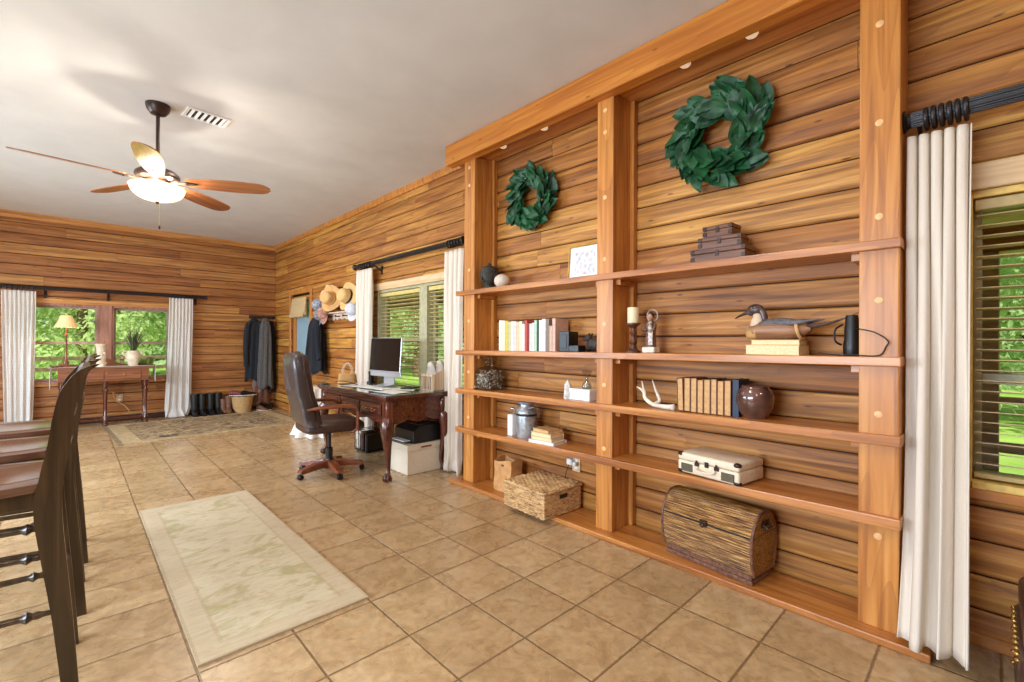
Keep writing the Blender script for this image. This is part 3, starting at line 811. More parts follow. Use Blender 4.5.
# ------------------------------------------------------------------ curtains and rods
def curtain(name, label, axis, wall, a_top, b_top, a_bot, b_bot, zt, zb, n, amp, mat, off=.1, seed=1, sway=None, pool=0, header=.0, cat='curtain', gather=None, off_bot=None, flare=1.3):
    """pleated panel hanging from zt to zb between two positions along the wall"""
    rnd = random.Random(seed); ph = [rnd.uniform(-.5, .5) for _ in range(n*2+3)]
    t = thing(name, label, cat, ((wall-off, (a_bot+b_bot)/2, max(zb, 0)) if axis == 'y' else ((a_bot+b_bot)/2, wall-off, max(zb, 0))))
    base = Vector(t.location)
    def f(u, w):
        z = zt+(zb-zt)*w
        q = w**flare
        k = q if gather is None else q
        s = (a_top+(b_top-a_top)*u)*(1-k)+(a_bot+(b_bot-a_bot)*u)*k
        if sway: s += sway*math.sin(PI*w)*.5
        th = u*n*2*PI
        am = amp*(.55+.45*min(1, w*5))*(1+.35*noise.noise(Vector((u*5, w*1.2, seed))))
        th += .9*noise.noise(Vector((u*3, w*1.5, seed+5)))
        th2 = u*(n*.55)*2*PI+.8+seed+1.2*noise.noise(Vector((u*2, w, seed+9)))
        mix_ = min(1, max(0, (w-.1)/.5))
        d = am*(math.sin(th)*(1-.75*mix_)+1.15*math.sin(th2)*mix_)+.25*am*math.sin(2*th+1.3+w)*(1-mix_*.6)
        s += .3*am*math.cos(th)*(1 if abs(b_top-a_top) > .3 else .6)
        if header and w < header:
            g = w/header
            d = d*(.35+.65*abs(1-g)) if g < 1 else d
        if pool and w > .93:
            g = (w-.93)/.07
            d += pool*g*(.6+.4*math.sin(u*7+seed)); z += .0
            s += .05*g*math.sin(u*9+seed*2)
        o_ = -(d)-0
        ob_ = off if off_bot is None else off+(off_bot-off)*q
        p = Vector((wall-ob_+o_, s, z)) if axis == 'y' else Vector((s, wall-off+o_, z))
        return p-base
    bm = bm_new(); sheet(bm, n*14, 60, f)
    obj('curtain_panel', bm, mat, t, True, solid=.003, auto=False)
    return t
cr = curtain('pleated_curtain', 'tall cream pinch pleated curtain right of the bookcase', 'y', WX, .252, .055, .262, .05, 2.155, .058, 5, .034, M['curtain'], .17, 3, off_bot=.33, flare=5)
curtain('pleated_curtain', 'cream curtain between the desk window and the bookcase', 'y', WX, 3.73, 3.43, 3.70, 3.46, 2.15, .012, 4, .03, M['curtain'], .12, 8, pool=.02)
curtain('pleated_curtain', 'cream curtain hanging left of the desk window beside the hats', 'y', WX, 5.68, 5.27, 5.66, 5.27, 2.17, .012, 5, .03, M['curtain'], .12, 11)
curtain('lace_curtain', 'white lace curtain left of the far windows', 'x', YB, -.72, -.39, -.68, -.42, 1.945, .012, 8, .02, M['sheer'], .14, 14, pool=.03)
curtain('lace_curtain', 'white lace curtain right of the far windows, hem swept on the floor', 'x', YB, 1.12, 1.44, 1.06, 1.42, 1.96, .012, 7, .02, M['sheer'], .14, 17, pool=.09)

def rod(label, axis, wall, off, u0, u1, z, r, ring_pos, slope=0, brackets=()):
    t = thing('curtain_rod', label, 'curtain rod', ((wall-off, (u0+u1)/2, z) if axis == 'y' else ((u0+u1)/2, wall-off, z)))
    m0 = (u0+u1)/2
    def P(u, dz=0, dd=0): return (dd, u-m0, dz) if axis == 'y' else (u-m0, dd, dz)
    rot = Matrix.Rotation(-PI/2, 4, 'X') if axis == 'y' else Matrix.Rotation(PI/2, 4, 'Y')
    bm = bm_new(); tube(bm, [P(u0), P(u1)], r, 18)
    for k in range(18):   # flutes
        a = 2*PI*k/18; c, s = math.cos(a)*r, math.sin(a)*r
        tube(bm, [(c, u0-m0, s), (c, u1-m0, s)] if axis == 'y' else [(u0-m0, c, s), (u1-m0, c, s)], r*.13, 5)
    obj('pole', bm, M['rod'], t, True)
    for u, sg in ((u0, -1), (u1, 1)):
        bm = bm_new(); lathe(bm, [(0, -.03), (r*1.5, -.03), (r*1.7, -.02), (r*1.2, -.012), (r*1.05, 0), (r*1.05, .02), (0, .02)] if sg < 0 else [(0, -.02), (r*1.05, -.02), (r*1.05, 0), (r*1.2, .012), (r*1.7, .02), (r*1.5, .03), (0, .03)], P(u), 22, rot)
        obj('finial', bm, M['rod'], t, True)
    for u in ring_pos:
        bm = bm_new(); R_ = r*1.42
        pts = [((R_*math.cos(a), u-m0+.002*math.sin(a), R_*math.sin(a)-r*.3) if axis == 'y' else (u-m0, R_*math.cos(a), R_*math.sin(a)-r*.3)) for a in [2*PI*k/20 for k in range(20)]]
        tube(bm, pts, r*.3, 8, True); obj('ring', bm, M['rod'], t, True)
    for u in brackets:
        bm = bm_new()
        if axis == 'y': tube(bm, [(off-.003, u-m0, -.09), (off-.02, u-m0, -.08), (r*.5, u-m0, -r*1.1)], .009, 8); bx(bm, (off-.012, u-m0-.015, -.13), (off-.001, u-m0+.015, -.02), .002)
        else: tube(bm, [(u-m0, off-.003, -.09), (u-m0, off-.02, -.08), (u-m0, r*.5, -r*1.1)], .009, 8); bx(bm, (u-m0-.015, off-.012, -.13), (u-m0+.015, off-.001, -.02), .002)
        obj('bracket', bm, M['rod'], t)
    return t
rod('thick dark fluted curtain rod with rings at the right edge', 'y', WX, .15, -1.7, .243, 2.235, .029, [.075+.024*k for k in range(6)], brackets=(.218,))
rod('dark curtain rod with rings above the desk window', 'y', WX, .12, 3.46, 5.72, 2.225, .024, [3.49+.045*k for k in range(5)]+[5.3+.06*k for k in range(6)], brackets=(5.24,))
rod('long dark curtain rod above the far windows', 'x', YB, .12, -1.1, 1.62, 1.995, .022, [1.15+.045*k for k in range(7)]+[-.72+.05*k for k in range(7)], brackets=(1.5, -.3, .38))
def cloth_heap():
    t = thing('draped_cloth', 'white cloth hanging to the floor behind the office chair', 'cloth', (2.34, 6.36, 0))
    bm = bm_new()
    def f(u, w):
        z = .62*(1-w)+.006; a = u*2*PI
        rx = .15+.03*w+.12*max(0, w-.75)*4*.35; ry = .2+.06*w+.16*max(0, w-.7)*2
        k = 1+(.09+.1*w)*math.sin(a*9+2*w)+.05*math.sin(a*4+1)
        return (rx*k*math.cos(a), ry*k*math.sin(a), z)
    sheet(bm, 110, 26, f)
    lathe(bm, [(.155, .626), (.1, .645), (0, .65)], (0, 0, 0), 30, sy=1.3)
    obj('cloth', bm, M['linen'], t, True, auto=False)
cloth_heap()

# ------------------------------------------------------------------ writing desk
dk = thing('writing_desk', 'carved dark mahogany writing desk with glass top and claw feet', 'desk', (2.34, 4.45, 0))
dx0, dx1, dy0, dy1 = -.36, .37, -.77, .79
bm = bm_new(); bx(bm, (dx0, dy0, .745), (dx1, dy1, .775), .008, 2); bx(bm, (dx0+.015, dy0+.015, .73), (dx1-.015, dy1-.015, .746), .004); obj('desktop', bm, M['mahog'], dk, True)
bm = bm_new(); bx(bm, (dx0+.012, dy0+.012, .7755), (dx1-.012, dy1-.012, .783), .002); obj('glass_top', bm, plain('desk_glass', (92, 104, 100), .05, vary=.02, coat=1), dk)
bm = bm_new()
bx(bm, (dx0+.035, dy0+.05, .56), (dx1-.035, dy0+.075, .73), .003); bx(bm, (dx0+.035, dy1-.075, .56), (dx1-.035, dy1-.05, .73), .003)
bx(bm, (dx1-.06, dy0+.05, .56), (dx1-.035, dy1-.05, .73), .003)
bx(bm, (dx0+.035, dy0+.05, .70), (dx0+.06, dy1-.05, .73), .003)
# scalloped lower apron on the near and far ends
for yy in (dy0+.062, dy1-.062):
    poly = [(dx0+.05, .565)]
    for i in range(25):
        t = i/24; poly.append((dx0+.05+(dx1-dx0-.1)*t, .545-.03*abs(math.sin(t*3*PI))))
    poly.append((dx1-.05, .565)); prism(bm, poly, yy-.011, yy+.011, 'y')
poly = [(dy0+.06, .565)]+[(dy0+.06+(dy1-dy0-.12)*i/36, .548-.022*abs(math.sin(i/36*4*PI))) for i in range(37)]+[(dy1-.06, .565)]
prism(bm, poly, dx0+.037, dx0+.058, 'x')
bx(bm, (dx0+.04, dy0+.05, .555), (dx0+.055, dy1-.05, .575), .002)
obj('apron', bm, M['mahog'], dk)
for i, (a, b_) in enumerate(((dy0+.14, -.22), (-.2, .24), (.26, dy1-.14))):
    bm = bm_new(); bx(bm, (dx0+.028, a, .58), (dx0+.05, b_, .695), .006, 2); bx(bm, (dx0+.022, a+.03, .6), (dx0+.035, b_-.03, .675), .005); dr = obj('drawer', bm, M['mahog'], dk)
    for s in (a+(b_-a)*.28, b_-(b_-a)*.28):
        bm = bm_new(); tube(bm, [(dx0+.02, s-.03, .645), (dx0+.004, s-.025, .63), (dx0+.0, s, .622), (dx0+.004, s+.025, .63), (dx0+.02, s+.03, .645)], .003, 8); obj('handle', bm, M['brass'], dr, True)
def cab_leg(parent, x, y, sx, sy_):
    bm = bm_new(); d = Vector((sx, sy_, 0)).normalized()
    box(bm, (x, y, .65), (.085, .085, .165), .012)
    pr_ = [(.0, .57, .05), (.018, .52, .058), (.03, .45, .055), (.022, .36, .042), (.004, .25, .03), (-.01, .14, .022), (-.006, .09, .02), (.01, .06, .024)]
    pts = [Vector((x, y, z))+d*o_ for o_, z, r in pr_]
    tube(bm, smooth_path(pts, 4), interp([p[2] for p in pr_], 4), 14)
    # acanthus knee carving
    for k in range(5):
        a = (k-2)*.35; dd = Matrix.Rotation(a, 3, 'Z') @ d
        c = Vector((x, y, .5))+d*.02+dd*.045; sphere(bm, c, .016, (1, 1, 2.6), 10)
    obj('leg', bm, M['mahogz'], parent, True)
    return d
for x, y, sx, sy_ in ((dx0+.07, dy0+.075, -1, -1), (dx0+.07, dy1-.075, -1, 1), (dx1-.07, dy0+.075, 1, -1), (dx1-.07, dy1-.075, 1, 1)):
    d_ = cab_leg(dk, x, y, sx, sy_)
    lg = [c for c in dk.children if c.name.startswith('leg')][-1]
    lg = sorted([o for o in dk.children if o.name.split('.')[0] == 'leg'], key=lambda o: o.name)[-1]
    c = Vector((x, y, 0))+d_*.012
    bm = bm_new(); sphere(bm, (c.x, c.y, .03), .03, seg=16)
    for k in range(4):
        a = math.atan2(d_.y, d_.x)+(k-1.5)*.9; e = Vector((math.cos(a), math.sin(a), 0))
        tube(bm, [c+Vector((0, 0, .075)), c+e*.026+Vector((0, 0, .062)), c+e*.038+Vector((0, 0, .035)), c+e*.034+Vector((0, 0, .01))], [.012, .011, .009, .006], 8)
    obj('claw_foot', bm, M['mahogz'], lg, True)

# monitor
mo = thing('computer_monitor', 'silver all in one desktop computer with black screen on the desk', 'computer', (2.45, 4.55, .784), math.radians(-97))
# local: screen faces +y' ; width along x
w = .295
bm = bm_new(); box(bm, (0, 0, .335), (2*w, .018, .37), .006, Matrix.Rotation(math.radians(-4), 4, 'X')); box(bm, (0, -.002, .135), (2*w, .018, .075), .006)
obj('display_case', bm, M['aluminium'], mo)
bm = bm_new(); box(bm, (0, -.0105, .34), (2*w-.012, .003, .352), .001, Matrix.Rotation(math.radians(-4), 4, 'X'))
obj('screen', bm, plain('screen_glass', (14, 13, 14), .12, vary=0), mo)
bm = bm_new(); prism(bm, [(-.05, .0), (-.05, .006), (.04, .02), (.05, .16), (.058, .16), (.05, .0)], -.1, .1, 'x'); box(bm, (0, -.0, .004), (.2, .2, .008), .003)
obj('stand', bm, M['aluminium'], mo)
mo.rotation_euler.z = math.radians(-86)
# keyboard, papers
kb = thing('keyboard', 'slim white keyboard in front of the computer', 'keyboard', (2.21, 4.32, .784), math.radians(95))
bm = bm_new(); box(bm, (0, 0, .006), (.43, .12, .01), .004); obj('body', bm, M['aluminium'], kb)
bm = bm_new()
for i in range(14):
    for j in range(5): box(bm, (-.195+i*.03, -.046+j*.023, .013), (.025, .019, .005), .0015)
obj('keys', bm, M['white'], kb)
def paper(label, x, y, z, r, sx=.21, sy_=.29):
    bm = bm_new(); sheet(bm, 6, 6, lambda u, w: ((u-.5)*sx, (w-.5)*sy_, .002+.004*abs(math.sin(u*3+w*2)))); o = obj('paper_sheet', bm, M['paper'], loc=(x, y, z), solid=.0015); o.rotation_euler.z = r; tag(o, label, 'paper'); return o
paper('white paper lying on the desk nearest the front corner', 2.18, 3.92, .784, .2)
paper('white paper under the front of the computer', 2.36, 4.08, .784, .9)
paper('white paper sheet beyond the keyboard', 2.2, 4.72, .784, .4)
nb = thing('notebook', 'dark slim notebook lying on the glass near the papers', 'notebook', (2.47, 4.07, .792), .5)
bm = bm_new(); box(bm, (0, 0, .006), (.2, .12, .01), .003); obj('cover', bm, M['black'], nb)

# mail organizer
og = thing('mail_organizer', 'weathered wooden slatted mail box on the near end of the desk', 'organizer', (2.60, 3.83, .784), 0)
M['weather'] = wood('weathered_wood', (140, 112, 84), (196, 166, 134), (220, 196, 166), 2, .7)
bm = bm_new(); bx(bm, (-.09, -.1, 0), (.09, .1, .012), .002)
for s in (-1, 1):
    prism(bm, [(-.09, .01), (.09, .01), (.09, .22), (.05, .22), (-.09, .15)], s*.1-.006, s*.1+.006, 'y')
bx(bm, (.078, -.094, .012), (.09, .094, .22), .002)
obj('case', bm, M['weather'], og)
for k in range(5):
    y = -.075+k*.0375; bm = bm_new(); bx(bm, (-.092, y-.008, .01), (-.08, y+.008, .145), .002); obj('slat', bm, M['weather'], og)
bm = bm_new(); bx(bm, (-.096, -.1, .14), (-.078, .1, .165), .002); obj('front_rail', bm, M['weather'], og)
for i, (x, y, h, lab) in enumerate(((-.02, .03, .25, 'white crumpled tissue standing in the mail box'), (.04, -.04, .27, 'pinkish folded paper standing in the mail box'))):
    bm = bm_new()
    sheet(bm, 12, 8, lambda u, w: (.03*math.sin(u*9+w*3), (u-.5)*.12*(1-.5*w), .0+h*w+.015*math.sin(u*11)*w))
    o = obj('tissue_paper', bm, M['tissue'] if i else M['linen'], loc=(2.60+x, 3.83+y, .80), solid=.002, smooth=True); tag(o, lab, 'paper')

# straw handbag and loops at the far end of the desk
hb = thing('straw_handbag', 'small woven straw handbag with tall loop handles on the far end of the desk', 'handbag', (2.26, 5.08, .784), math.radians(-43))
bm = bm_new()
secs = [ell((0, 0), .105*(1-.12*t), .045*(1-.3*t), 24, .005+.105*t, .7) for t in [i/9 for i in range(10)]]
loft(bm, secs)
for t in range(8): tube(bm, [(x*1.03, y*1.06, .012+.0135*t) for x, y, _ in ell((0, 0), .105*(1-.12*t/8), .045*(1-.3*t/8), 24, 0, .7)], .004, 5, True)
obj('bag_body', bm, M['straw'], hb, True)
for s in (-1, 1):
    bm = bm_new(); tube(bm, smooth_path([(-.045, s*.025, .1), (-.05, s*.025, .17), (0, s*.022, .235), (.05, s*.025, .17), (.045, s*.025, .1)], 5), .0045, 8); obj('handle', bm, M['liner'], hb, True)
gl = thing('eyeglasses', 'black wire framed glasses standing open on the desk beside the straw bag', 'glasses', (2.14, 4.80, .784), math.radians(40))
bm = bm_new()
tube(bm, smooth_path([(0, .14, .045), (0, .05, .052), (0, -.06, .03), (.02, -.1, .0+.012), (.03, -.02, .004), (.03, .1, .004)], 5), .004, 7)
obj('frame', bm, M['black'], gl, True)
bm = bm_new(); tube(bm, smooth_path([(-.02, .3, .004), (-.02, .27, .045), (-.02, .2, .075)], 5), .004, 7); obj('temple', bm, M['black'], gl, True)
sp = thing('desk_speaker', 'small black lamp base and charger behind the computer', 'speaker', (2.5, 4.98, .784))
bm = bm_new(); lathe(bm, [(0, 0), (.05, 0), (.05, .015), (.03, .02), (.028, .1), (.034, .12), (.02, .135), (0, .137)], (0, 0, 0), 20); obj('body', bm, M['black'], sp, True)

# below the desk
lb = thing('lidded_box', 'cream woven storage box with lid under the near end of the desk', 'box', (2.475, 3.985, 0))
bm = bm_new(); bx(bm, (-.2, -.19, .002), (.2, .19, .24), .006, 2); obj('box_body', bm, M['liner'], lb)
bm = bm_new(); bx(bm, (-.208, -.198, .225), (.208, .198, .285), .006, 2); ld = obj('lid', bm, M['liner'], lb)
bm = bm_new(); bx(bm, (-.06, -.203, .245), (.06, -.197, .262), .002); obj('handle_slot', bm, M['cherry'], ld)
pn = thing('printer', 'black desktop printer standing on the cream storage box', 'printer', (2.48, 3.99, .286), 0)
bm = bm_new(); prism(bm, [(-.13, 0), (.18, 0), (.18, .16), (.06, .175), (-.06, .165), (-.13, .12)], -.18, .18, 'y', .008); obj('body', bm, M['black'], pn)
bm = bm_new(); prism(bm, [(-.06, .166), (.06, .177), (.17, .163), (.17, .17), (.06, .186), (-.06, .174)], -.16, .16, 'y', .002); obj('scanner_lid', bm, plain('printer_lid', (34, 34, 36), .25), pn)
bm = bm_new(); bx(bm, (-.2, -.15, .01), (-.12, .15, .018), .002); tr_ = obj('paper_tray', bm, M['black'], pn)
bm = bm_new(); bx(bm, (-.2, -.12, .0185), (-.13, .12, .026), .001); obj('paper', bm, M['paper'], tr_)
mr_ = thing('magazine_rack', 'dark wire file rack on the floor under the desk', 'rack', (2.5, 5.0, 0))
bm = bm_new()
for y in (-.14, -.05, .05, .14):
    tube(bm, [(-.12, y, .015), (-.12, y, .24), (.12, y, .24), (.12, y, .015), (-.12, y, .015)], .006, 6)
for z in (.015, .24): tube(bm, [(-.12, -.14, z), (-.12, .14, z)], .006, 6); tube(bm, [(.12, -.14, z), (.12, .14, z)], .006, 6)
bx(bm, (-.12, -.14, .012), (.12, .14, .02))
obj('wire_frame', bm, M['black'], mr_, True)
for i, (y, h, mm) in enumerate(((-.1, .2, 'black'), (0, .23, 'boxw'), (.1, .19, 'paper'))):
    bm = bm_new(); bx(bm, (-.1, y-.03, .021), (.1, y+.03, h), .004); o = obj('file_folder', bm, M[mm], loc=(2.5, 5.0, 0))
    tag(o, ('black file binder in the near slot of the rack under the desk', 'brown file binder in the middle slot of the rack under the desk', 'white file folder in the far slot of the rack under the desk')[i], 'binder')

# ------------------------------------------------------------------ office chair
oc = thing('office_chair', 'brown leather high back office chair on wooden wheeled base', 'chair', (1.785, 4.41, 0), math.radians(-6))
M['leather'] = plain('brown_leather', (60, 49, 48), .36, vary=.06, nscale=14, coat=.35)
M['leather2'] = plain('dark_brown_leather', (62, 40, 32), .4, vary=.12, nscale=18, coat=.15)
# faces +x locally
bm = bm_new()
prof = [(.49, .30, -.215, .05), (.56, .27, -.235, .06), (.66, .265, -.25, .062), (.78, .262, -.285, .058), (.9, .255, -.305, .058), (1.02, .245, -.32, .056), (1.1, .225, -.325, .05), (1.145, .19, -.325, .036), (1.16, .13, -.322, .018)]
def slab(bm, prof, ex=.35, n=28):
    pr2 = list(zip(*[interp([p[k] for p in prof], 4) for k in range(4)]))
    loft(bm, [ell((x, 0), t, w, n, z, ex) for z, w, x, t in [(p[0], p[1], p[2], p[3]) for p in pr2]])
slab(bm, prof); obj('backrest', bm, M['leather'], oc, True, auto=False)
bm = bm_new()
slab(bm, [(z*.97+.02, w*.86, x+.055, t*.85) for z, w, x, t in prof]); obj('back_cushion', bm, M['leather2'], oc, True, auto=False)
bm = bm_new()
loop = [(x+.035, w*.96, z) for z, w, x, t in prof]; tube(bm, smooth_path(loop+[(loop[-1][0], 0, 1.165)]+[(x, -y, z) for x, y, z in loop[::-1]], 4), .008, 8); obj('piping', bm, M['leather2'], oc, True)
bm = bm_new()
secs = []
for x, hw, zc, th in ((-.26, .2, .47, .04), (-.22, .25, .475, .06), (-.05, .265, .475, .062), (.12, .265, .475, .062), (.22, .25, .47, .058), (.27, .2, .455, .04), (.285, .1, .45, .02)):
    secs.append([(x, y, zc+z) for y, z, _ in ell((0, 0), hw, th, 24, 0, .45)])
loft(bm, secs); obj('seat', bm, M['leather2'], oc, True, auto=False)
for s in (-1, 1):
    bm = bm_new(); y = s*.29
    tube(bm, smooth_path([(-.27, y*.97, .655), (-.15, y, .668), (.04, y, .668), (.13, y, .655), (.172, y, .61), (.17, y, .52), (.17, y*.93, .44), (.12, y*.8, .415)], 5), interp([.016, .022, .024, .024, .022, .02, .018, .016], 5), 12, flat=.75)
    obj('armrest', bm, M['cherry'], oc, True)
bm = bm_new(); lathe(bm, [(.032, .09), (.032, .24), (.018, .25), (.018, .4), (.06, .405), (.06, .42), (0, .42)], (0, 0, 0), 18); bx(bm, (-.14, -.12, .405), (.14, .12, .42), .004); lathe(bm, [(0, .05), (.045, .05), (.05, .1), (.035, .14), (0, .14)], (0, 0, 0), 18); obj('gas_lift', bm, M['black'], oc, True)
for k in range(5):
    a = math.radians(56+72*k); ca, sa = math.cos(a), math.sin(a); e = Matrix.Rotation(a, 4, 'Z')
    bm = bm_new(); t = bm_new()
    prism(t, [(.02, .128), (.16, .12), (.3, .09), (.32, .065), (.29, .052), (.15, .062), (.02, .064)], -.031, .031, 'y', .006)
    merge(bm, t, e); sp_ = obj('base_leg', bm, M['cherry'], oc)
    bm = bm_new(); t = bm_new()
    for s in (-1, 1): lathe(t, [(0, -.009), (.022, -.009), (.025, -.004), (.025, .004), (.022, .009), (0, .009)], (.3, s*.013, .026), 16, Matrix.Rotation(PI/2, 4, 'X'))
    lathe(t, [(.006, .02), (.006, .065)], (.3, 0, 0), 8); merge(bm, t, e); obj('caster', bm, M['black'], sp_, True)

# ------------------------------------------------------------------ bar stools
def turned(bm, p0, p1, r=.013):
    P0, P1 = Vector(p0), Vector(p1); n = 30; pts = []; rad = []
    for i in range(n+1):
        t = i/n; pts.append(P0.lerp(P1, t)); q = abs(t-.5)*2
        rr = r*(.62+.35*(1-q)**.8)
        for c in (.2, .8): rr += r*.75*math.exp(-((t-c)/.022)**2)
        for c in (.14, .86): rr += r*.35*math.exp(-((t-c)/.014)**2)
        rad.append(rr)
    tube(bm, pts, rad, 12)
def make_stool(label, x, y, rot=0):
    """faces -x; rear stiles at local x=0"""
    t = thing('bar_stool', label, 'bar stool', (x, y, 0), rot, 'dark wooden bar stools at the left edge')
    HW = .195
    side = [(.0, 0), (-.025, .3), (-.046, .5), (-.062, .68), (-.052, .8), (-.036, .9), (-.025, 1.0), (-.012, 1.08), (.008, 1.13), (.03, 1.16), (.06, 1.18)]
    wd = [.043, .052, .062, .070, .062, .058, .054, .048, .038, .03, .018]
    sp1 = smooth_path([(a, 0, b_) for a, b_ in side], 5); wi = interp(wd, 5)
    for s in (-1, 1):
        bm = bm_new()
        fr = [(p.x-w*.5, p.z) for p, w in zip(sp1, wi)]; bk = [(p.x+w*.5, p.z) for p, w in zip(sp1, wi)]
        prism(bm, fr+bk[::-1], s*HW-.016, s*HW+.016, 'y'); obj('rear_leg', bm, M['stool'], t, True)
    for zc, xx, hh, bow in ((1.13, .012, .075, .012), (1.0, -.022, .035, .022), (.89, -.034, .035, .022)):
        bm = bm_new(); n = 16; secs = []
        for i in range(n+1):
            u = -1+2*i/n; yy = u*(HW+(.012 if zc > 1.1 else 0)); b_ = bow*(1-u*u)
            h2 = hh*.5*(1-.25*u*u) if zc > 1.1 else hh*.5
            lean = .35 if zc > 1.1 else .2
            top = .012*(1-u*u) if zc > 1.1 else 0
            secs.append([(xx+b_-.009-lean*h2, yy, zc-h2), (xx+b_+.009-lean*h2, yy, zc-h2), (xx+b_+.01+lean*h2, yy, zc+h2+top), (xx+b_-.008+lean*h2, yy, zc+h2+top)])
        loft(bm, secs); obj('back_rail', bm, M['stool'], t, True)
    bm = bm_new(); n = 12
    secs = []
    for i in range(17):
        q = i/16; xx = -.045-.44*q; hw = (.2+.035*math.sin(PI*min(1, q*1.1)*.8))*(1-.0*q)
        if q > .9: hw *= 1-(q-.9)*2
        ring = []
        for j in range(n+1):
            v = -1+2*j/n; dip = -.014*(1-v*v)*math.sin(PI*min(1, q+.1)); ring.append((xx, hw*v, .79+dip-(.012 if abs(v) > .99 else 0)))
        for j in range(n, -1, -1):
            v = -1+2*j/n; ring.append((xx, hw*v*.96, .748))
        secs.append(ring)
    loft(bm, secs); obj('seat', bm, M['seat'], t, True)
    bm = bm_new(); bx(bm, (-.44, -.17, .69), (-.42, .17, .75), .003); bx(bm, (-.42, -.185, .69), (-.06, -.165, .75), .003); bx(bm, (-.42, .165, .69), (-.06, .185, .75), .003); bx(bm, (-.07, -.185, .69), (-.05, .185, .75), .003); obj('seat_apron', bm, M['stool'], t)
    for s in (-1, 1):
        bm = bm_new(); pts = []; rad = []
        for i in range(41):
            q = i/40; pts.append((-.43-.02*(1-q), s*.175, .002+.72*q)); rr = .017+.004*math.sin(PI*q)
            for c in (.08, .3, .55, .8): rr += .007*math.exp(-((q-c)/.015)**2)
            rad.append(rr)
        tube(bm, pts, rad, 14); obj('front_leg', bm, M['stool'], t, True)
        for z in (.32, .52, .62):
            bm = bm_new(); turned(bm, (-.03, s*.19, z), (-.44, s*.176, z+.012)); obj('stretcher', bm, M['stool'], t, True)
    bm = bm_new(); turned(bm, (-.44, -.176, .28), (-.44, .176, .28), .016); obj('foot_rail', bm, M['stool'], t, True)
    bm = bm_new(); turned(bm, (-.03, -.19, .4), (-.03, .19, .4)); obj('stretcher', bm, M['stool'], t, True)
    return t
st = make_stool('dark wooden bar stool nearest the viewer at the left edge', 0, 2.45)
dup(st, (.028, 3.10, 0), 0, 'dark wooden bar stool in the middle of the row at the left edge')
dup(st, (.045, 3.76, 0), 0, 'dark wooden bar stool farthest from the viewer in the row at the left edge')

# ------------------------------------------------------------------ console table by far window
ct = thing('console_table', 'reddish wooden console table with turned legs under the far windows', 'table', (.34, 9.10, 0))
bm = bm_new()
poly = [(-.56, -.17), (.56, -.17), (.56, .15), (-.56, .15)]
prism(bm, poly, .84, .868, 'z', .006); obj('tabletop', bm, M['tablew'], ct)
bm = bm_new(); bx(bm, (-.5, -.15, .66), (.5, -.13, .84), .003); bx(bm, (-.5, .11, .66), (.5, .13, .84), .003); bx(bm, (-.5, -.13, .66), (-.48, .11, .84), .003); bx(bm, (.48, -.13, .66), (.5, .11, .84), .003)
obj('apron', bm, M['tablew'], ct)
bm = bm_new(); bx(bm, (-.4, -.162, .69), (-.02, -.149, .81), .003); dr = obj('drawer', bm, M['tablew'], ct)
bm = bm_new(); bx(bm, (.02, -.162, .69), (.4, -.149, .81), .003); dr2 = obj('drawer', bm, M['tablew'], ct)
for d__, x in ((dr, -.21), (dr2, .21)):
    bm = bm_new(); sphere(bm, (x, -.17, .75), .013, seg=12); obj('knob', bm, M['brass'], d__, True)
bm = bm_new()
poly = [(-.5, .868)]+[(-.5+i/30, .868+.04+.07*math.exp(-((i/30-.5)/.13)**2)+.012*math.cos(i/30*4*PI)) for i in range(31)]+[(.5, .868)]
prism(bm, poly, .13, .15, 'y'); obj('back_gallery', bm, M['tablew'], ct)
for x in (-.46, 0, .46):
    for y in (-.12, .1):
        bm = bm_new(); lathe(bm, [(0, 0), (.03, .0), (.036, .02), (.024, .045), (.03, .06), (.03, .11), (.018, .125), (.02, .3), (.024, .48), (.036, .52), (.02, .55), (.034, .58), (.034, .66)], (x, y, 0), 16); obj('leg', bm, M['mahogz'], ct, True)
bm = bm_new(); bx(bm, (-.46, -.02, .07), (.46, .02, .1), .003)
for x in (-.46, 0, .46): bx(bm, (x-.018, -.12, .07), (x+.018, .1, .1), .003)
obj('stretcher', bm, M['mahog'], ct)
def runner():
    t = thing('table_runner', 'narrow white cloth hanging over both ends of the console table', 'cloth', (.34, 9.08, .868))
    bm = bm_new(); pts = [(-.578, -.3), (-.572, -.02), (-.55, .003), (0, .0035), (.55, .003), (.572, -.02), (.578, -.24)]
    P = smooth_path([(a, 0, b_) for a, b_ in pts], 6); n = len(P)-1
    sheet(bm, n, 8, lambda u, w: (P[round(u*n)].x+.006*math.sin(w*12)*(1 if P[round(u*n)].z < -.03 else 0), (w-.5)*.26, P[round(u*n)].z+.001))
    obj('cloth', bm, M['linen'], t, True, solid=.002)
runner()
lp = thing('table_lamp', 'lit brass buffet lamp with pleated cream shade on the console table', 'lamp', (-.08, 9.14, .872))
bm = bm_new(); lathe(bm, [(0, 0), (.065, 0), (.065, .02), (.03, .04), (.036, .07), (.022, .1), (.014, .13), (.012, .3), (.016, .32), (.012, .34), (.012, .44), (.022, .46), (.012, .49), (.006, .5), (.006, .6)], (0, 0, 0), 20); obj('stem', bm, M['tablew'], lp, True)
bm = bm_new(); sheet(bm, 96, 10, lambda u, w: ((.062+.065*w**1.3)*(1+.02*math.cos(u*2*PI*24))*math.cos(u*2*PI), (.062+.065*w**1.3)*(1+.02*math.cos(u*2*PI*24))*math.sin(u*2*PI), .74-.17*w)); obj('lamp_shade', bm, M['lampshade'], lp, True, auto=False)
bm = bm_new(); lathe(bm, [(.004, .6), (.004, .755), (.01, .76), (.01, .775), (0, .78)], (0, 0, 0), 10)
for k in range(3): tube(bm, [(0, 0, .735), (.06*math.cos(k*2.1), .06*math.sin(k*2.1), .735)], .0025, 5)
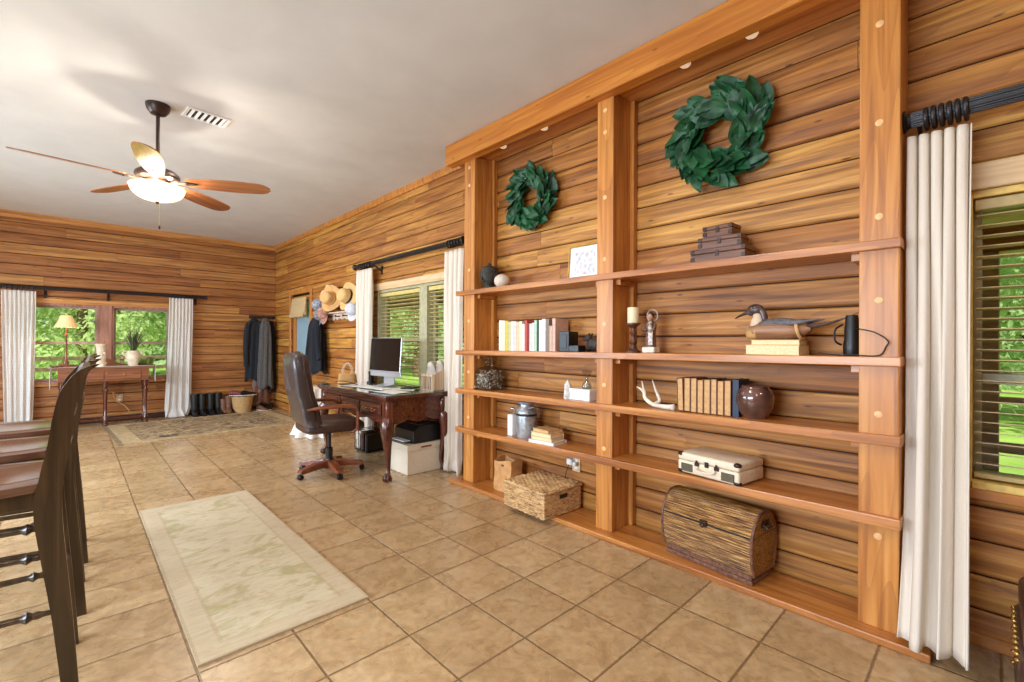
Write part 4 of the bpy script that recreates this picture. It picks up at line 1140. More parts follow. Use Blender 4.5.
obj('finial', bm, M['brass'], lp, True)
vs = thing('figurine_vase', 'cream ceramic figurine vase standing on the middle of the console table', 'vase', (.29, 9.06, .872))
bm = bm_new(); lathe(bm, [(0, 0), (.06, 0), (.05, .03), (.055, .09), (.062, .14), (.05, .22), (.055, .29), (.075, .33), (.068, .335), (.05, .29), (0, .27)], (0, 0, 0), 24, sy=.8)
for k in range(9): a = k*.7; sphere(bm, (.048*math.cos(a), .04*math.sin(a), .05+.018*k), .018, (1, 1, 1.3), 10)
obj('body', bm, M['cream'], vs, True)
ur = thing('plant_urn', 'two handled cream urn holding spiky stems on the console table', 'urn', (.66, 9.12, .872))
bm = bm_new(); lathe(bm, [(0, 0), (.055, 0), (.062, .012), (.06, .03), (.085, .09), (.098, .15), (.09, .19), (.066, .215), (.07, .23), (.06, .232), (.056, .212), (0, .205)], (0, 0, 0), 28); obj('urn_body', bm, M['cream'], ur, True)
for s in (-1, 1):
    bm = bm_new(); tube(bm, smooth_path([(s*.066, 0, .21), (s*.105, 0, .225), (s*.122, 0, .19), (s*.098, 0, .155), (s*.09, 0, .15)], 5), .009, 8); obj('handle', bm, M['cream'], ur, True)
pl = thing('spiky_plant', 'spray of dark spiky leaves and seed heads in the cream urn', 'plant', (.66, 9.12, 1.09))
bm = bm_new(); rnd = random.Random(4)
for k in range(60):
    a = rnd.uniform(0, 6.28); r_ = rnd.uniform(.02, .17); h = rnd.uniform(.2, .42)*(1-.4*r_/.17+.2); p0 = Vector((.02*math.cos(a), .02*math.sin(a), 0)); p2 = Vector((r_*math.cos(a), r_*.8*math.sin(a), h)); p1 = p0.lerp(p2, .5)+Vector((0, 0, .05))
    tube(bm, smooth_path([p0, p1, p2], 3), interp([.004, .009, .002], 3), 5, flat=.4)
obj('stems', bm, M['dry'], pl, True)
gd = thing('small_dish', 'small dark dish on the left end of the console table', 'dish', (-.17+.34-.36, 9.02, .872))
bm = bm_new(); lathe(bm, [(0, 0), (.03, 0), (.05, .02), (.055, .03), (.05, .03), (.03, .01), (0, .008)], (0, 0, 0), 20); obj('bowl', bm, M['glazed'], gd, True)
fr_ = thing('photo_frame', 'small clear photo frame on the right end of the console table', 'frame', (.86, 9.06, .872), math.radians(-20))
bm = bm_new(); box(bm, (0, 0, .065), (.1, .006, .13), .002, Matrix.Rotation(-.15, 4, 'X')); obj('glass', bm, M['jarglass'], fr_)
bm = bm_new(); box(bm, (0, .03, .01), (.1, .07, .01), .002); obj('stand', bm, M['chrome'], fr_)

# wall outlet near console with plugged cord
def outlet(label, loc, rz):
    t = thing('wall_outlet', label, 'outlet', loc, rz)
    bm = bm_new(); box(bm, (0, -.004, 0), (.075, .008, .12), .002); obj('cover_plate', bm, M['trimw'], t)
    for z in (-.025, .025):
        bm = bm_new(); lathe(bm, [(0, 0), (.016, 0), (.016, .003), (0, .003)], (0, -.008, z), 14, Matrix.Rotation(PI/2, 4, 'X')); obj('socket', bm, M['white'], t)
    return t
outlet('beige wall outlet on the far wall behind the console table', (.52, YB, .36), 0)
outlet('beige wall outlet under the lowest shelf behind the woven basket', (WX, 2.18, .345), -PI/2)
ad_ = thing('power_adapter', 'white plug adapter with cord in the outlet behind the basket', 'adapter', (WX-.022, 2.215, .36))
bm = bm_new(); box(bm, (-.01, 0, 0), (.045, .05, .045), .006); box(bm, (-.01, -.045, -.01), (.035, .03, .03), .006); obj('plug', bm, M['white'], ad_)
bm = bm_new(); tube(bm, smooth_path([(-.03, 0, -.02), (-.04, .02, -.09), (-.03, .04, -.18), (-.02, .05, -.3)], 5), .003, 6); obj('cord', bm, M['black'], ad_, True)
ca = [o for o in COL.objects if o.name == 'wall_outlet'][0]
bm = bm_new(); tube(bm, smooth_path([(-.02, -.03, .02), (-.08, -.06, .1), (-.05, -.07, -.02), (.06, -.06, -.12), (.12, -.05, -.22)], 6), .006, 6); obj('plugged_cord', bm, M['straw'], ca, True)

# ------------------------------------------------------------------ coats, boots, baskets in the far corner
def hanging(name, label, mat, loc, rotz, w_top, w_bot, length, depth, seed, folds=7, sleeves=True, cat='coat', collar=True, smat=None):
    """a garment on a hook: hook point at loc, back against +y locally"""
    t = thing(name, label, cat, loc, rotz); rnd = random.Random(seed)
    bm = bm_new()
    def f(u, w):
        a = u*2*PI; z = -length*w
        q = w**.7; hw = (.03+(w_top-.03)*min(1, (w/.12)**.7))*(1-w)+w_bot*w; hw = max(hw, .03)
        dp = depth*(.35+.65*min(1, w*4))
        k = 1+.16*math.sin(a*folds+seed+w*2)*min(1, w*3)+.12*noise.noise(Vector((math.cos(a)*2, math.sin(a)*2+seed, w*4)))
        return (hw*k*math.cos(a), dp*k*math.sin(a)*(.9), z+.03*math.sin(a*3+seed)*w)
    sheet(bm, 72, 24, f)
    obj('body', bm, mat, t, True, auto=False, solid=.006)
    if sleeves:
        for s in (-1, 1):
            bm = bm_new(); L_ = length*.78
            pts = [(s*w_top*.55, -.01, -.06), (s*w_top*1.02, -depth*.3, -.16), (s*(w_top*1.1+.02), -depth*.5, -L_*.55), (s*(w_bot*1.0+.01), -depth*.55, -L_)]
            tube(bm, smooth_path(pts, 6), interp([.035, .05, .048, .04], 6), 12); obj('sleeve', bm, smat or mat, t, True)
    if collar:
        bm = bm_new(); tube(bm, [(.05*math.cos(k/11*2*PI), .03*math.sin(k/11*2*PI), -.03+.012*math.sin(k/11*2*PI)) for k in range(11)], .016, 8, True); obj('collar', bm, mat, t, True)
    return t
hk = thing('coat_hook', 'dark metal coat hook on the far wall above the hanging coats', 'hook', (2.54, YB, 1.70))
bm = bm_new(); bx(bm, (-.22, -.012, -.03), (.22, 0, .03), .003); obj('back_plate', bm, M['groove'], hk)
for x in (-.15, 0, .15):
    bm = bm_new(); tube(bm, smooth_path([(x, -.012, .0), (x, -.06, -.01), (x, -.08, .03)], 5), .006, 8); obj('hook', bm, M['bronze'], hk, True)
hanging('hanging_coat', 'black jacket, leftmost of the coats hanging on the far wall', M['darkfab'], (2.385, YB-.11, 1.67), 0, .11, .13, 1.12, .06, 2)
hanging('hanging_coat', 'long grey coat hanging in the middle on the far wall', M['greyfab'], (2.54, YB-.22, 1.68), 0, .08, .12, 1.28, .05, 5, sleeves=False)
hanging('hanging_coat', 'dark navy coat, rightmost of the coats hanging on the far wall', M['blackcloth'], (2.66, YB-.10, 1.64), 0, .06, .07, 1.3, .06, 9, sleeves=False)
# fringe bag below the coats
hanging('hanging_bag', 'dark fringed bag hanging low beneath the grey coat', M['robe'], (2.50, YB-.09, .62), 0, .12, .13, .52, .06, 12, sleeves=False, cat='bag')

def boot(label, x, y, rz, mat, h=.34, grp=None):
    t = thing('boot', label, 'boot', (x, y, .0), rz, grp)
    bm = bm_new()
    loft(bm, [ell((0, .0), .045, .055, 16, .08), ell((0, 0), .047, .055, 16, .16), ell((0, .005), .055, .062, 16, .25), ell((0, .01), .06, .068, 16, h), ell((0, .01), .052, .06, 16, h-.004), ell((0, .01), .05, .055, 16, h-.05)]); obj('shaft', bm, mat, t, True)
    bm = bm_new()
    secs = []
    for yy, hw, zt in ((.05, .03, .07), (.045, .038, .1), (.0, .042, .12), (-.06, .042, .1), (-.12, .046, .07), (-.17, .042, .055), (-.2, .025, .04)):
        secs.append([(hw*math.cos(a), yy, .018+(zt-.018)*(.5+.5*math.sin(a))) for a in [2*PI*k/14 for k in range(14)]])
    loft(bm, secs); obj('foot', bm, mat, t, True)
    bm = bm_new(); prism(bm, [(-.038, .06), (.038, .06), (.044, -.08), (.046, -.14), (.02, -.205), (-.02, -.205), (-.046, -.14), (-.044, -.08)], .0, .02, 'z', .003); obj('sole', bm, M['black'], t)
    return t
BT = plain('rubber_boot', (26, 26, 24), .35, vary=.15)
for i, (x, lb_) in enumerate(((1.47, 'black tall boot beside the lace curtain, first of the row'), (1.58, 'black tall boot, second in the row from the lace curtain'), (1.70, 'black tall boot, third in the row from the lace curtain'), (1.81, 'black tall boot, fourth in the row, beside the small shoes'))):
    boot(lb_, x, YB-.16, 0, BT, .36, 'tall boots against the far wall')
def shoe(label, x, y, z, rz, mat, pitch=0):
    t = thing('shoe', label, 'shoe', (x, y, z), rz); t.rotation_euler.x = pitch
    bm = bm_new(); secs = []
    for yy, hw, zt in ((.13, .02, .05), (.125, .034, .085), (.08, .036, .1), (.03, .036, .085), (-.03, .04, .065), (-.09, .044, .05), (-.13, .035, .042), (-.145, .02, .03)):
        secs.append([(hw*math.cos(a), yy, .012+(zt-.012)*(.5+.5*math.sin(a))) for a in [2*PI*k/14 for k in range(14)]])
    loft(bm, secs); obj('upper', bm, mat, t, True)
    bm = bm_new(); prism(bm, [(-.03, .135), (.03, .135), (.038, .03), (.046, -.08), (.02, -.15), (-.02, -.15), (-.046, -.08), (-.038, .03)], 0, .016, 'z', .003); obj('sole', bm, M['bone'], t)
boot('grey ankle boot with pale laces right of the tall black boots', 1.885, YB-.18, .1, M['robe'], .24)
boot('grey ankle boot nearest the tan basket', 1.962, YB-.2, -.15, M['robe'], .30)
shoe('dark red shoe lying on top of the tan basket', 2.11, YB-.2, .285, 1.2, plain('red_shoe', (112, 40, 50), .5))
shoe('black shoe lying on top of the tan basket toward the coats', 2.26, YB-.24, .285, 1.9, M['black'])
shoe('dark shoe on the floor beneath the hanging coats', 2.47, YB-.3, .001, .3, M['robe'])
shoe('black shoe on the floor in the far corner', 2.6, YB-.24, .001, -.2, M['black'])
wb = thing('shoe_basket', 'tan round wicker basket full of shoes by the far wall', 'basket', (2.17, YB-.22, 0))
bm = bm_new(); lathe(bm, [(0, 0), (.13, 0), (.135, .01), (.175, .275), (.182, .285), (.172, .285), (.128, .015), (0, .012)], (0, 0, 0), 36)
for k in range(9): tube(bm, [((.14+.004*k)*math.cos(a), (.14+.004*k)*math.sin(a), .03+.03*k) for a in [2*PI*j/32 for j in range(32)]], .006, 5, True)
obj('basket_body', bm, M['woven'], wb, True)
bm = bm_new(); lathe(bm, [(0, .2), (.165, .24), (.165, .27), (0, .282)], (0, 0, 0), 20); obj('filling', bm, M['black'], wb, True)

# hats and rack on the right wall
hr = thing('hat_rack', 'white scalloped shelf rack of pegs under the straw hats', 'rack', (WX, 6.45, 1.60))
M['oldwhite'] = plain('worn_white_paint', (214, 190, 168), .6, vary=.12, nscale=18)
bm = bm_new()
poly = [(-.62, .06)]+[(-.62+1.24*i/48, -.0-.03*abs(math.sin(i/48*8*PI))) for i in range(49)]+[(.62, .06)]
prism(bm, poly, -.018, 0, 'x'); obj('back_board', bm, M['oldwhite'], hr)
bm = bm_new(); bx(bm, (-.1, -.62, .06), (0, .62, .078), .003); obj('top_shelf', bm, M['oldwhite'], hr)
for k in range(5):
    bm = bm_new(); lathe(bm, [(.008, 0), (.008, .05), (.016, .06), (.014, .07), (0, .072)], (-.018, -.5+.25*k, .02), 12, Matrix.Rotation(-PI/2, 4, 'Y')); obj('peg', bm, M['bronze'], hr, True)
def hat(label, loc, tilt, brim, crown, hcr, mat, band=None, roll=0):
    t = thing('straw_hat', label, 'hat', loc); t.rotation_euler = (0, tilt, roll)
    # crown axis points to -x (into the room) when tilt = -90 degrees
    bm = bm_new(); lathe(bm, [(crown*1.02, .004), (crown*1.0, .03), (crown*.92, hcr*.8), (crown*.8, hcr), (crown*.4, hcr*1.0), (0, hcr*.88)], (0, 0, 0), 36, sy=1.15); obj('crown', bm, mat, t, True, auto=False)
    bm = bm_new(); sheet(bm, 48, 6, lambda u, w: ((crown+(brim-crown)*w)*math.cos(u*2*PI), (crown*1.15+(brim*1.08-crown*1.15)*w)*math.sin(u*2*PI), .004+.03*w*w*math.cos(u*4*PI))); obj('brim', bm, mat, t, True, auto=False, solid=.005)
    if band:
        bm = bm_new(); lathe(bm, [(crown*1.035, .006), (crown*1.03, .03), (crown*1.0, .032)], (0, 0, 0), 36, sy=1.15); obj('hat_band', bm, band, t, True, solid=.002)
hat('wide brimmed straw hat with tan band, left of the two big hats', (WX-.13, 6.50, 1.87), math.radians(-84), .19, .095, .12, M['straw'], M['straw2'], .35)
hat('straw hat with black band, right of the two big hats', (WX-.13, 5.93, 1.86), math.radians(-80), .19, .095, .12, M['straw2'], M['black'], .15)
hat('pale straw hat tucked behind the left straw hat on the wall', (WX-.05, 6.78, 1.93), math.radians(-86), .16, .085, .09, M['liner'], M['black'], 0)
def cap(label, loc, mat, rz=0, rx=0):
    t = thing('cap', label, 'cap', loc, rz); t.rotation_euler.y = rx
    bm = bm_new(); lathe(bm, [(.09, 0), (.092, .03), (.08, .075), (.05, .1), (0, .108)], (0, 0, 0), 28, sy=1.1); obj('crown', bm, mat, t, True)
    bm = bm_new(); sheet(bm, 14, 5, lambda u, w: (-.085*math.cos((u-.5)*2.4)-.075*w*math.cos((u-.5)*2.2), .1*math.sin((u-.5)*2.6)*(1-.1*w), .004-.015*w)); obj('visor', bm, mat, t, True, solid=.004)
cap('grey cap, topmost of the pile left of the straw hats', (WX-.1, 6.98, 1.80), M['capfab'], .2, -1.2)
cap('grey patterned cap hanging below the topmost grey cap', (WX-.1, 6.90, 1.65), plain('grey_pattern', (112, 112, 118), .9, vary=.4, nscale=60), -.3, -1.3)
cap('pale cap under the straw hat with the black band', (WX-.09, 5.84, 1.68), plain('pale_cap', (206, 204, 210), .9), .4, -1.2)
cap('red and white cap on the left end of the hat rack', (WX-.11, 6.75, 1.665), plain('pink_cap', (168, 122, 104), .9, vary=.3), .1, -1.3)
hanging('hanging_jacket', 'black jacket hanging on the right wall beside the door', M['blackcloth'], (WX-.11, 7.06, 1.66), -PI/2, .12, .24, .86, .085, 21, folds=6, sleeves=True, cat='jacket')

# ------------------------------------------------------------------ objects on the shelves
def SZ(k, y): return zs(k, y)+.0006
# shelf 1
y = 3.07; t = thing('head_sculpture', 'dark stone head sculpture on the top shelf by the left post', 'sculpture', (2.625, 3.04, SZ(1, y)), 0)
bm = bm_new(); lathe(bm, [(0, 0), (.05, 0), (.052, .012), (.042, .04), (.062, .065), (.078, .11), (.08, .15), (.068, .19), (.03, .21), (0, .213)], (0, 0, 0), 28, sx=1.05, sy=.95); 
sphere(bm, (-.078, -.0, .105), .013, (1, .8, 1.9), 12)
for s in (-1, 1): sphere(bm, (-.066, s*.028, .122), .013, (.7, 1.2, .7), 10); sphere(bm, (-.0, s*.078, .1), .012, (1, .7, 2.6), 10)
sphere(bm, (-.07, 0, .072), .014, (.8, 1.6, .6), 10)
obj('head', bm, M['stone'], t, True)
bm = bm_new(); rnd = random.Random(3)
for k in range(70):
    a = rnd.uniform(0, 6.28); el = rnd.uniform(.1, 1.5); r_ = .078
    sphere(bm, (r_*math.cos(el)*math.cos(a)*1.02+.008, r_*math.cos(el)*math.sin(a), .14+r_*math.sin(el)*.85), .011, seg=8)
sphere(bm, (.0, 0, .215), .022, seg=10); obj('hair', bm, M['stone'], t, True)
y = 2.83; t = thing('coral_ball', 'round white coral ball beside the dark head on the top shelf', 'ornament', (2.585, y, SZ(1, y)))
bm = bm_new(); tm = bm_new(); bmesh.ops.create_icosphere(tm, subdivisions=4, radius=.07)
for v_ in tm.verts:
    n_ = v_.co.normalized(); v_.co = n_*(.066+.003*math.sin(n_.x*40)*math.sin(n_.y*40)*math.sin(n_.z*40)+.002*noise.noise(n_*18)); v_.co.z *= .86
merge(bm, tm, Matrix.Translation((0, 0, .057))); obj('ball', bm, plain('coral', (214, 196, 176), .8, bmp=.6, nscale=120), t, True, auto=False)
y = 2.10; t = thing('picture_frame', 'gold framed pale floral picture leaning on the wall on the top shelf', 'picture', (2.735, y+.0, SZ(1, y)), -PI/2); t.rotation_euler = (-.08, 0, -PI/2)
bm = bm_new()
for a, b_ in (((-.145, -.014, 0), (.145, .006, .014)), ((-.145, -.014, .266), (.145, .006, .28)), ((-.145, -.014, .014), (-.131, .006, .266)), ((.131, -.014, .014), (.145, .006, .266))): bx(bm, a, b_, .003)
obj('frame', bm, M['brass'], t)
bm = bm_new(); bx(bm, (-.131, -.004, .014), (.131, .004, .266)); obj('mat_board', bm, M['white'], t)
m, nt, b = new_mat('pale_floral_print'); vo = nt.nodes.new('ShaderNodeTexVoronoi'); vo.inputs['Scale'].default_value = 20
lnk(nt, coords(nt, (1, 1, 1)), vo.inputs['Vector']); lnk(nt, ramp(nt, vo.outputs['Distance'], [(0, (150, 110, 110)), (.25, (196, 184, 184)), (.6, (226, 222, 220)), (1, (150, 160, 180))]), b.inputs['Base Color'])
bm = bm_new(); bx(bm, (-.085, -.006, .055), (.1, -.0042, .225)); obj('print', bm, m, t)
# wooden boxes
def wbox(label, x, y, z, sx, sy_, h, rz=0):
    t = thing('wooden_box', label, 'box', (x, y, z), rz)
    bm = bm_new(); bx(bm, (-sx/2, -sy_/2, 0), (sx/2, sy_/2, h*.62), .002); obj('box_body', bm, M['boxw'], t)
    bm = bm_new(); bx(bm, (-sx/2-.002, -sy_/2-.002, h*.64), (sx/2+.002, sy_/2+.002, h), .004); obj('lid', bm, M['boxw'], t)
    bm = bm_new(); box(bm, (-sx/2-.003, 0, h*.6), (.004, .02, .03), .001); obj('lock_plate', bm, M['bronze'], t)
    for s in (-1, 1):
        bm = bm_new(); box(bm, (-sx/2-.002, s*(sy_/2-.008), h*.8), (.006, .022, .022), .001); box(bm, (-sx/2-.002, s*(sy_/2-.008), .02), (.006, .022, .022), .001); obj('corner_bracket', bm, M['bronze'], t)
    return t
y = 1.04; wbox('dark wooden box with brass lock, widest and bottom of the stacked boxes', 2.62, y, SZ(1, y), .16, .29, .075, 0)
wbox('dark wooden box, middle of the stacked boxes on the top shelf', 2.625, y+.0, SZ(1, y)+.0755, .13, .225, .065, .05)
wbox('small dark wooden box, topmost of the stacked boxes', 2.63, y+.01, SZ(1, y)+.141, .11, .16, .065, -.05)

# shelf 2 books
def book(label, x, y, z, th, h, dp, col, grp=None, pagecol=None, rz=0, lean=0, fore=False):
    """upright book, spine towards -x (or fore-edge towards -x)"""
    t = thing('book', label, 'book', (x, y, z), rz, grp); t.rotation_euler.x = lean
    cm = col if not isinstance(col, tuple) else plain('book_cover', col, .55, vary=.06, nscale=30)
    s = 1 if not fore else -1
    bm = bm_new(); c = .003
    for q in (-1, 1): bx(bm, (-dp/2, q*th/2-(c if q > 0 else 0), 0), (dp/2, q*th/2+(c if q < 0 else 0), h), .0008)
    bx(bm, ((-dp/2-.002) if s > 0 else dp/2-.002, -th/2, 0), ((-dp/2+.002) if s > 0 else dp/2+.002, th/2, h), .0012)
    obj('cover', bm, cm, t)
    bm = bm_new(); bx(bm, (-dp/2+(.003 if s > 0 else .004), -th/2+c, .004), (dp/2-(.004 if s > 0 else .003), th/2-c, h-.004)); obj('pages', bm, M['paper'] if not pagecol else pagecol, t)
    return t
B1 = [(.034, .225, (240, 232, 205), 'cream book at the left end of the upper row of books'), (.036, .222, (246, 236, 205), 'pale ivory book second from the left in the upper row'),
      (.036, .218, (220, 194, 72), 'yellow spined book in the upper row'), (.03, .21, (208, 202, 150), 'pale olive book right of the yellow book'),
      (.03, .212, (248, 244, 236), 'white book right of the pale olive book'), (.03, .212, (232, 214, 206), 'white book with pinkish spine in the upper row'),
      (.028, .205, (232, 206, 160), 'tan book right of the pinkish white book'), (.034, .21, (236, 222, 190), 'cream book in the middle of the upper row'),
      (.026, .19, (246, 240, 228), 'short white book left of the red book'), (.024, .215, (206, 74, 58), 'red spined tall book in the upper row'),
      (.022, .195, (140, 32, 36), 'dark red thin book right of the tall red book'), (.024, .19, (238, 220, 200), 'cream book right of the dark red book'),
      (.024, .195, (246, 240, 230), 'white book left of the green edged book'), (.026, .212, (190, 214, 186), 'pale green book in the upper row'),
      (.02, .205, (30, 76, 56), 'dark green book in the upper row'), (.03, .212, (246, 242, 234), 'white book right of the dark green book'),
      (.034, .218, (250, 246, 238), 'thick white book toward the right of the upper row'), (.034, .214, (140, 120, 104), 'brown patterned book near the right end of the upper row'),
      (.028, .17, (216, 180, 150), 'short tan book at the right end of the upper row'), (.03, .218, (222, 180, 160), 'tall pinkish book behind the dark bookend')]
y = 2.87
for th, h, c, lb_ in B1:
    y -= th/2+.0012; z = SZ(2, y)
    book(lb_, 2.665, y, z, th, h*1.13, .15, tuple(q*.93 for q in c), 'books on the second shelf', None); y -= th/2+.0012
ybe = y
t = thing('bookend', 'square black bookend block right of the upper row of books', 'bookend', (2.60, 2.125, SZ(2, 2.12)))
bm = bm_new(); bx(bm, (-.055, -.045, 0), (.055, .045, .145), .004, 2); bx(bm, (-.058, -.03, .02), (-.05, .03, .125), .002); obj('block', bm, M['black'], t)
bm = bm_new(); bx(bm, (-.055, -.13, 0), (.03, -.046, .045), .004, 2); obj('base', bm, M['black'], t)
t = thing('animal_figurine', 'dark carved reclining animal figurine left of the middle post', 'figurine', (2.67, 1.935, SZ(2, 1.93)), 0)
bm = bm_new(); sphere(bm, (0, .01, .052), .046, (.8, 1.5, 1.0)); sphere(bm, (-.01, .055, .098), .028, (1, 1, 1)); sphere(bm, (-.02, .078, .088), .015, (1, 1.4, .8)); sphere(bm, (0, -.05, .035), .036, (.8, 1.3, .9))
for s in (-1, 1): tube(bm, [(s*.025, .03, .03), (s*.03, .08, .012), (s*.03, .1, .01)], .012, 8); sphere(bm, (s*.016, .045, .123), .008, (1, .6, 1.4), 8)
tube(bm, smooth_path([(0, -.09, .03), (.02, -.11, .012), (-.02, -.08, .01)], 4), .008, 6)
obj('body', bm, M['stone'], t, True)
# candle holder
y = 1.60; t = thing('candle_holder', 'dark turned wooden candle holder right of the middle post', 'candle holder', (2.61, y, SZ(2, y)))
bm = bm_new(); lathe(bm, [(0, 0), (.045, 0), (.046, .01), (.03, .02), (.022, .03), (.016, .05), (.026, .065), (.016, .078), (.014, .11), (.024, .125), (.014, .138), (.014, .155), (.028, .17), (.046, .18), (.046, .19), (0, .19)], (0, 0, 0), 28); obj('body', bm, plain('dark_turned', (88, 52, 38), .4, vary=.2), t, True)
t = thing('pillar_candle', 'cream pillar candle standing on the dark turned holder', 'candle', (2.61, y, SZ(2, y)+.1902))
bm = bm_new(); lathe(bm, [(0, 0), (.036, 0), (.037, .004), (.037, .094), (.034, .1), (.015, .096), (0, .095)], (0, 0, 0), 28); obj('wax', bm, plain('candle_wax', (228, 208, 166), .5, vary=.02), t, True)
bm = bm_new(); tube(bm, [(0, 0, .09), (.001, 0, .108)], .0012, 5); obj('wick', bm, M['black'], t)
# saint figurine
y = 1.475; t = thing('saint_figurine', 'painted robed figurine with halo holding a child beside the candle', 'figurine', (2.61, y, SZ(2, y)), 0)
bm = bm_new(); box(bm, (0, 0, .018), (.075, .085, .036), .006); obj('base', bm, M['bone'], t)
bm = bm_new(); lathe(bm, [(0, .036), (.036, .036), (.034, .08), (.03, .12), (.036, .155), (.032, .185), (.012, .2), (.012, .21)], (0, 0, 0), 24, sx=.85)
for s in (-1, 1): tube(bm, [(-.005, s*.032, .178), (-.028, s*.034, .145), (-.036, s*.008, .14)], [.012, .012, .008], 8)
obj('robe', bm, M['robe'], t, True)
bm = bm_new(); sphere(bm, (-.004, 0, .225), .02, (1, .9, 1.2), 14); sphere(bm, (-.023, 0, .222), .004, (1, 1, 1.4), 8); obj('head', bm, plain('painted_skin', (176, 130, 104), .5), t, True)
bm = bm_new(); sphere(bm, (.002, 0, .232), .0215, (1, 1, 1.1), 14); obj('hair', bm, M['groove'], t, True)
bm = bm_new(); tube(bm, [(.018, .036*math.cos(k/20*2*PI), .232+.038*math.sin(k/20*2*PI)) for k in range(20)], .004, 6, True); obj('halo', bm, M['silver'], t, True)
bm = bm_new(); sphere(bm, (-.034, -.016, .15), .016, (.9, 1, 1.7), 12); sphere(bm, (-.036, -.016, .186), .0125, seg=12); prism(bm, [(-.03, .05), (.0, .05), (-.004, .16), (-.03, .16)], -.034, -.028, 'x'); obj('child', bm, M['silver'], t, True)
# duck decoy on two books
y = .765
def flatbook(label, x, y, z, sx, sy_, th, rz, col, cat='book', grp=None, pg=None):
    t = thing('book', label, 'book', (x, y, z), rz, grp)
    cm = col if not isinstance(col, tuple) else plain('book_cover', col, .55)
    bm = bm_new(); c = .0025; bx(bm, (-sx/2, -sy_/2, 0), (sx/2, sy_/2, c)); bx(bm, (-sx/2, -sy_/2, th-c), (sx/2, sy_/2, th)); bx(bm, (sx/2-.003, -sy_/2, 0), (sx/2, sy_/2, th)); obj('cover', bm, cm, t)
    bm = bm_new(); bx(bm, (-sx/2+.003, -sy_/2+.004, c), (sx/2-.0035, sy_/2-.004, th-c)); obj('pages', bm, pg or M['oldbook'], t)
    return t
DB = plain('tan_cover', (212, 172, 112), .6)
PG = plain('book_pages', (232, 208, 160), .7, nscale=200)
z0_ = SZ(2, y)
flatbook('thick tan book lying flat under the duck decoy, bottom of the pair', 2.615, y, z0_, .19, .245, .05, .03, DB, pg=PG)
flatbook('thin tan book lying flat directly under the duck decoy', 2.62, y-.008, z0_+.0502, .17, .22, .026, .06, DB, pg=PG)
dz = z0_+.0764
dk2 = thing('duck_decoy', 'painted wooden pintail duck decoy resting on two tan books', 'duck', (2.61, y, dz), 0)
def dsec(y_, hw, zb, zt, n=20): return [(hw*math.cos(a), y_, zb+(zt-zb)*(.5+.5*math.sin(a))) for a in [2*PI*k/n for k in range(n)]]
duckm = wood('duck_body_wood', (108, 70, 46), (150, 106, 74), (182, 136, 98), 1, .4)
dpr = [(.135, .02, .02, .055), (.125, .04, .008, .075), (.09, .055, .0, .09), (.04, .06, .0, .1), (-.02, .06, .0, .1), (-.08, .052, .002, .094), (-.13, .036, .02, .08), (-.155, .02, .04, .07)]
bm = bm_new(); cols = list(zip(*[interp([p[k] for p in dpr], 4) for k in range(4)])); loft(bm, [dsec(*c) for c in cols]); obj('body', bm, duckm, dk2, True, auto=False)
bm = bm_new(); loft(bm, [dsec(.146, .01, .02, .045), dsec(.14, .026, .008, .06), dsec(.12, .045, .0008, .076), dsec(.085, .0565, -.0005+.0009, .0885)]); obj('breast', bm, plain('tan_breast', (190, 150, 96), .45), dk2, True)
dhm = plain('dark_head', (72, 54, 50), .3, vary=.4, nscale=22)
bm = bm_new(); tube(bm, smooth_path([(0, .085, .055), (0, .09, .09), (0, .088, .115), (0, .094, .14)], 5), interp([.046, .034, .026, .02], 5), 18); obj('neck', bm, plain('pale_neck', (206, 180, 152), .5), dk2, True)
bm = bm_new(); sphere(bm, (0, .1, .158), .035, (.82, 1.18, .9), 24); sphere(bm, (0, .118, .148), .024, (.8, 1.3, .9), 16)
tube(bm, smooth_path([(0, .082, .165), (0, .062, .135), (0, .055, .105), (0, .045, .085)], 4), interp([.022, .02, .02, .012], 4), 12, flat=.8); hd = obj('head', bm, dhm, dk2, True)
bm = bm_new(); loft(bm, [[(w*math.cos(a), yy, zz+h*math.sin(a)) for a in [2*PI*k/12 for k in range(12)]] for yy, zz, w, h in ((.132, .15, .014, .014), (.152, .142, .012, .009), (.178, .13, .013, .006), (.196, .12, .011, .004), (.204, .115, .005, .002))]); obj('bill', bm, plain('bill', (60, 50, 50), .4), hd, True)
bm = bm_new()
for s in (-1, 1): sphere(bm, (s*.027, .112, .166), .0045, seg=8)
obj('eye', bm, M['brass'], hd, True)
for s in (-1, 1):
    bm = bm_new(); loft(bm, [[(s*(.044+w*.3*math.cos(a)), yy, zz+w*math.sin(a)) for a in [2*PI*k/12 for k in range(12)]] for yy, zz, w in ((.07, .082, .006), (.04, .086, .02), (-.04, .086, .024), (-.1, .086, .016), (-.16, .094, .006), (-.2, .1, .002))]); obj('wing', bm, plain('dark_feathers', (66, 56, 54), .45, vary=.4, nscale=50), dk2, True)
bm = bm_new(); tube(bm, smooth_path([(0, -.11, .06), (0, -.18, .07), (0, -.26, .09), (0, -.34, .125)], 5), interp([.03, .02, .01, .003], 5), 12, flat=.55); obj('tail', bm, plain('tail_feathers', (84, 66, 60), .45, vary=.35, nscale=40), dk2, True)
bm = bm_new(); tube(bm, [(.0575*math.cos(a)*.93, -.105+.01*math.sin(a), .048+.044*math.sin(a)) for a in [2*PI*k/24 for k in range(24)]], .008, 6, True); obj('flank_band', bm, plain('tan_band', (206, 160, 108), .45), dk2, True)
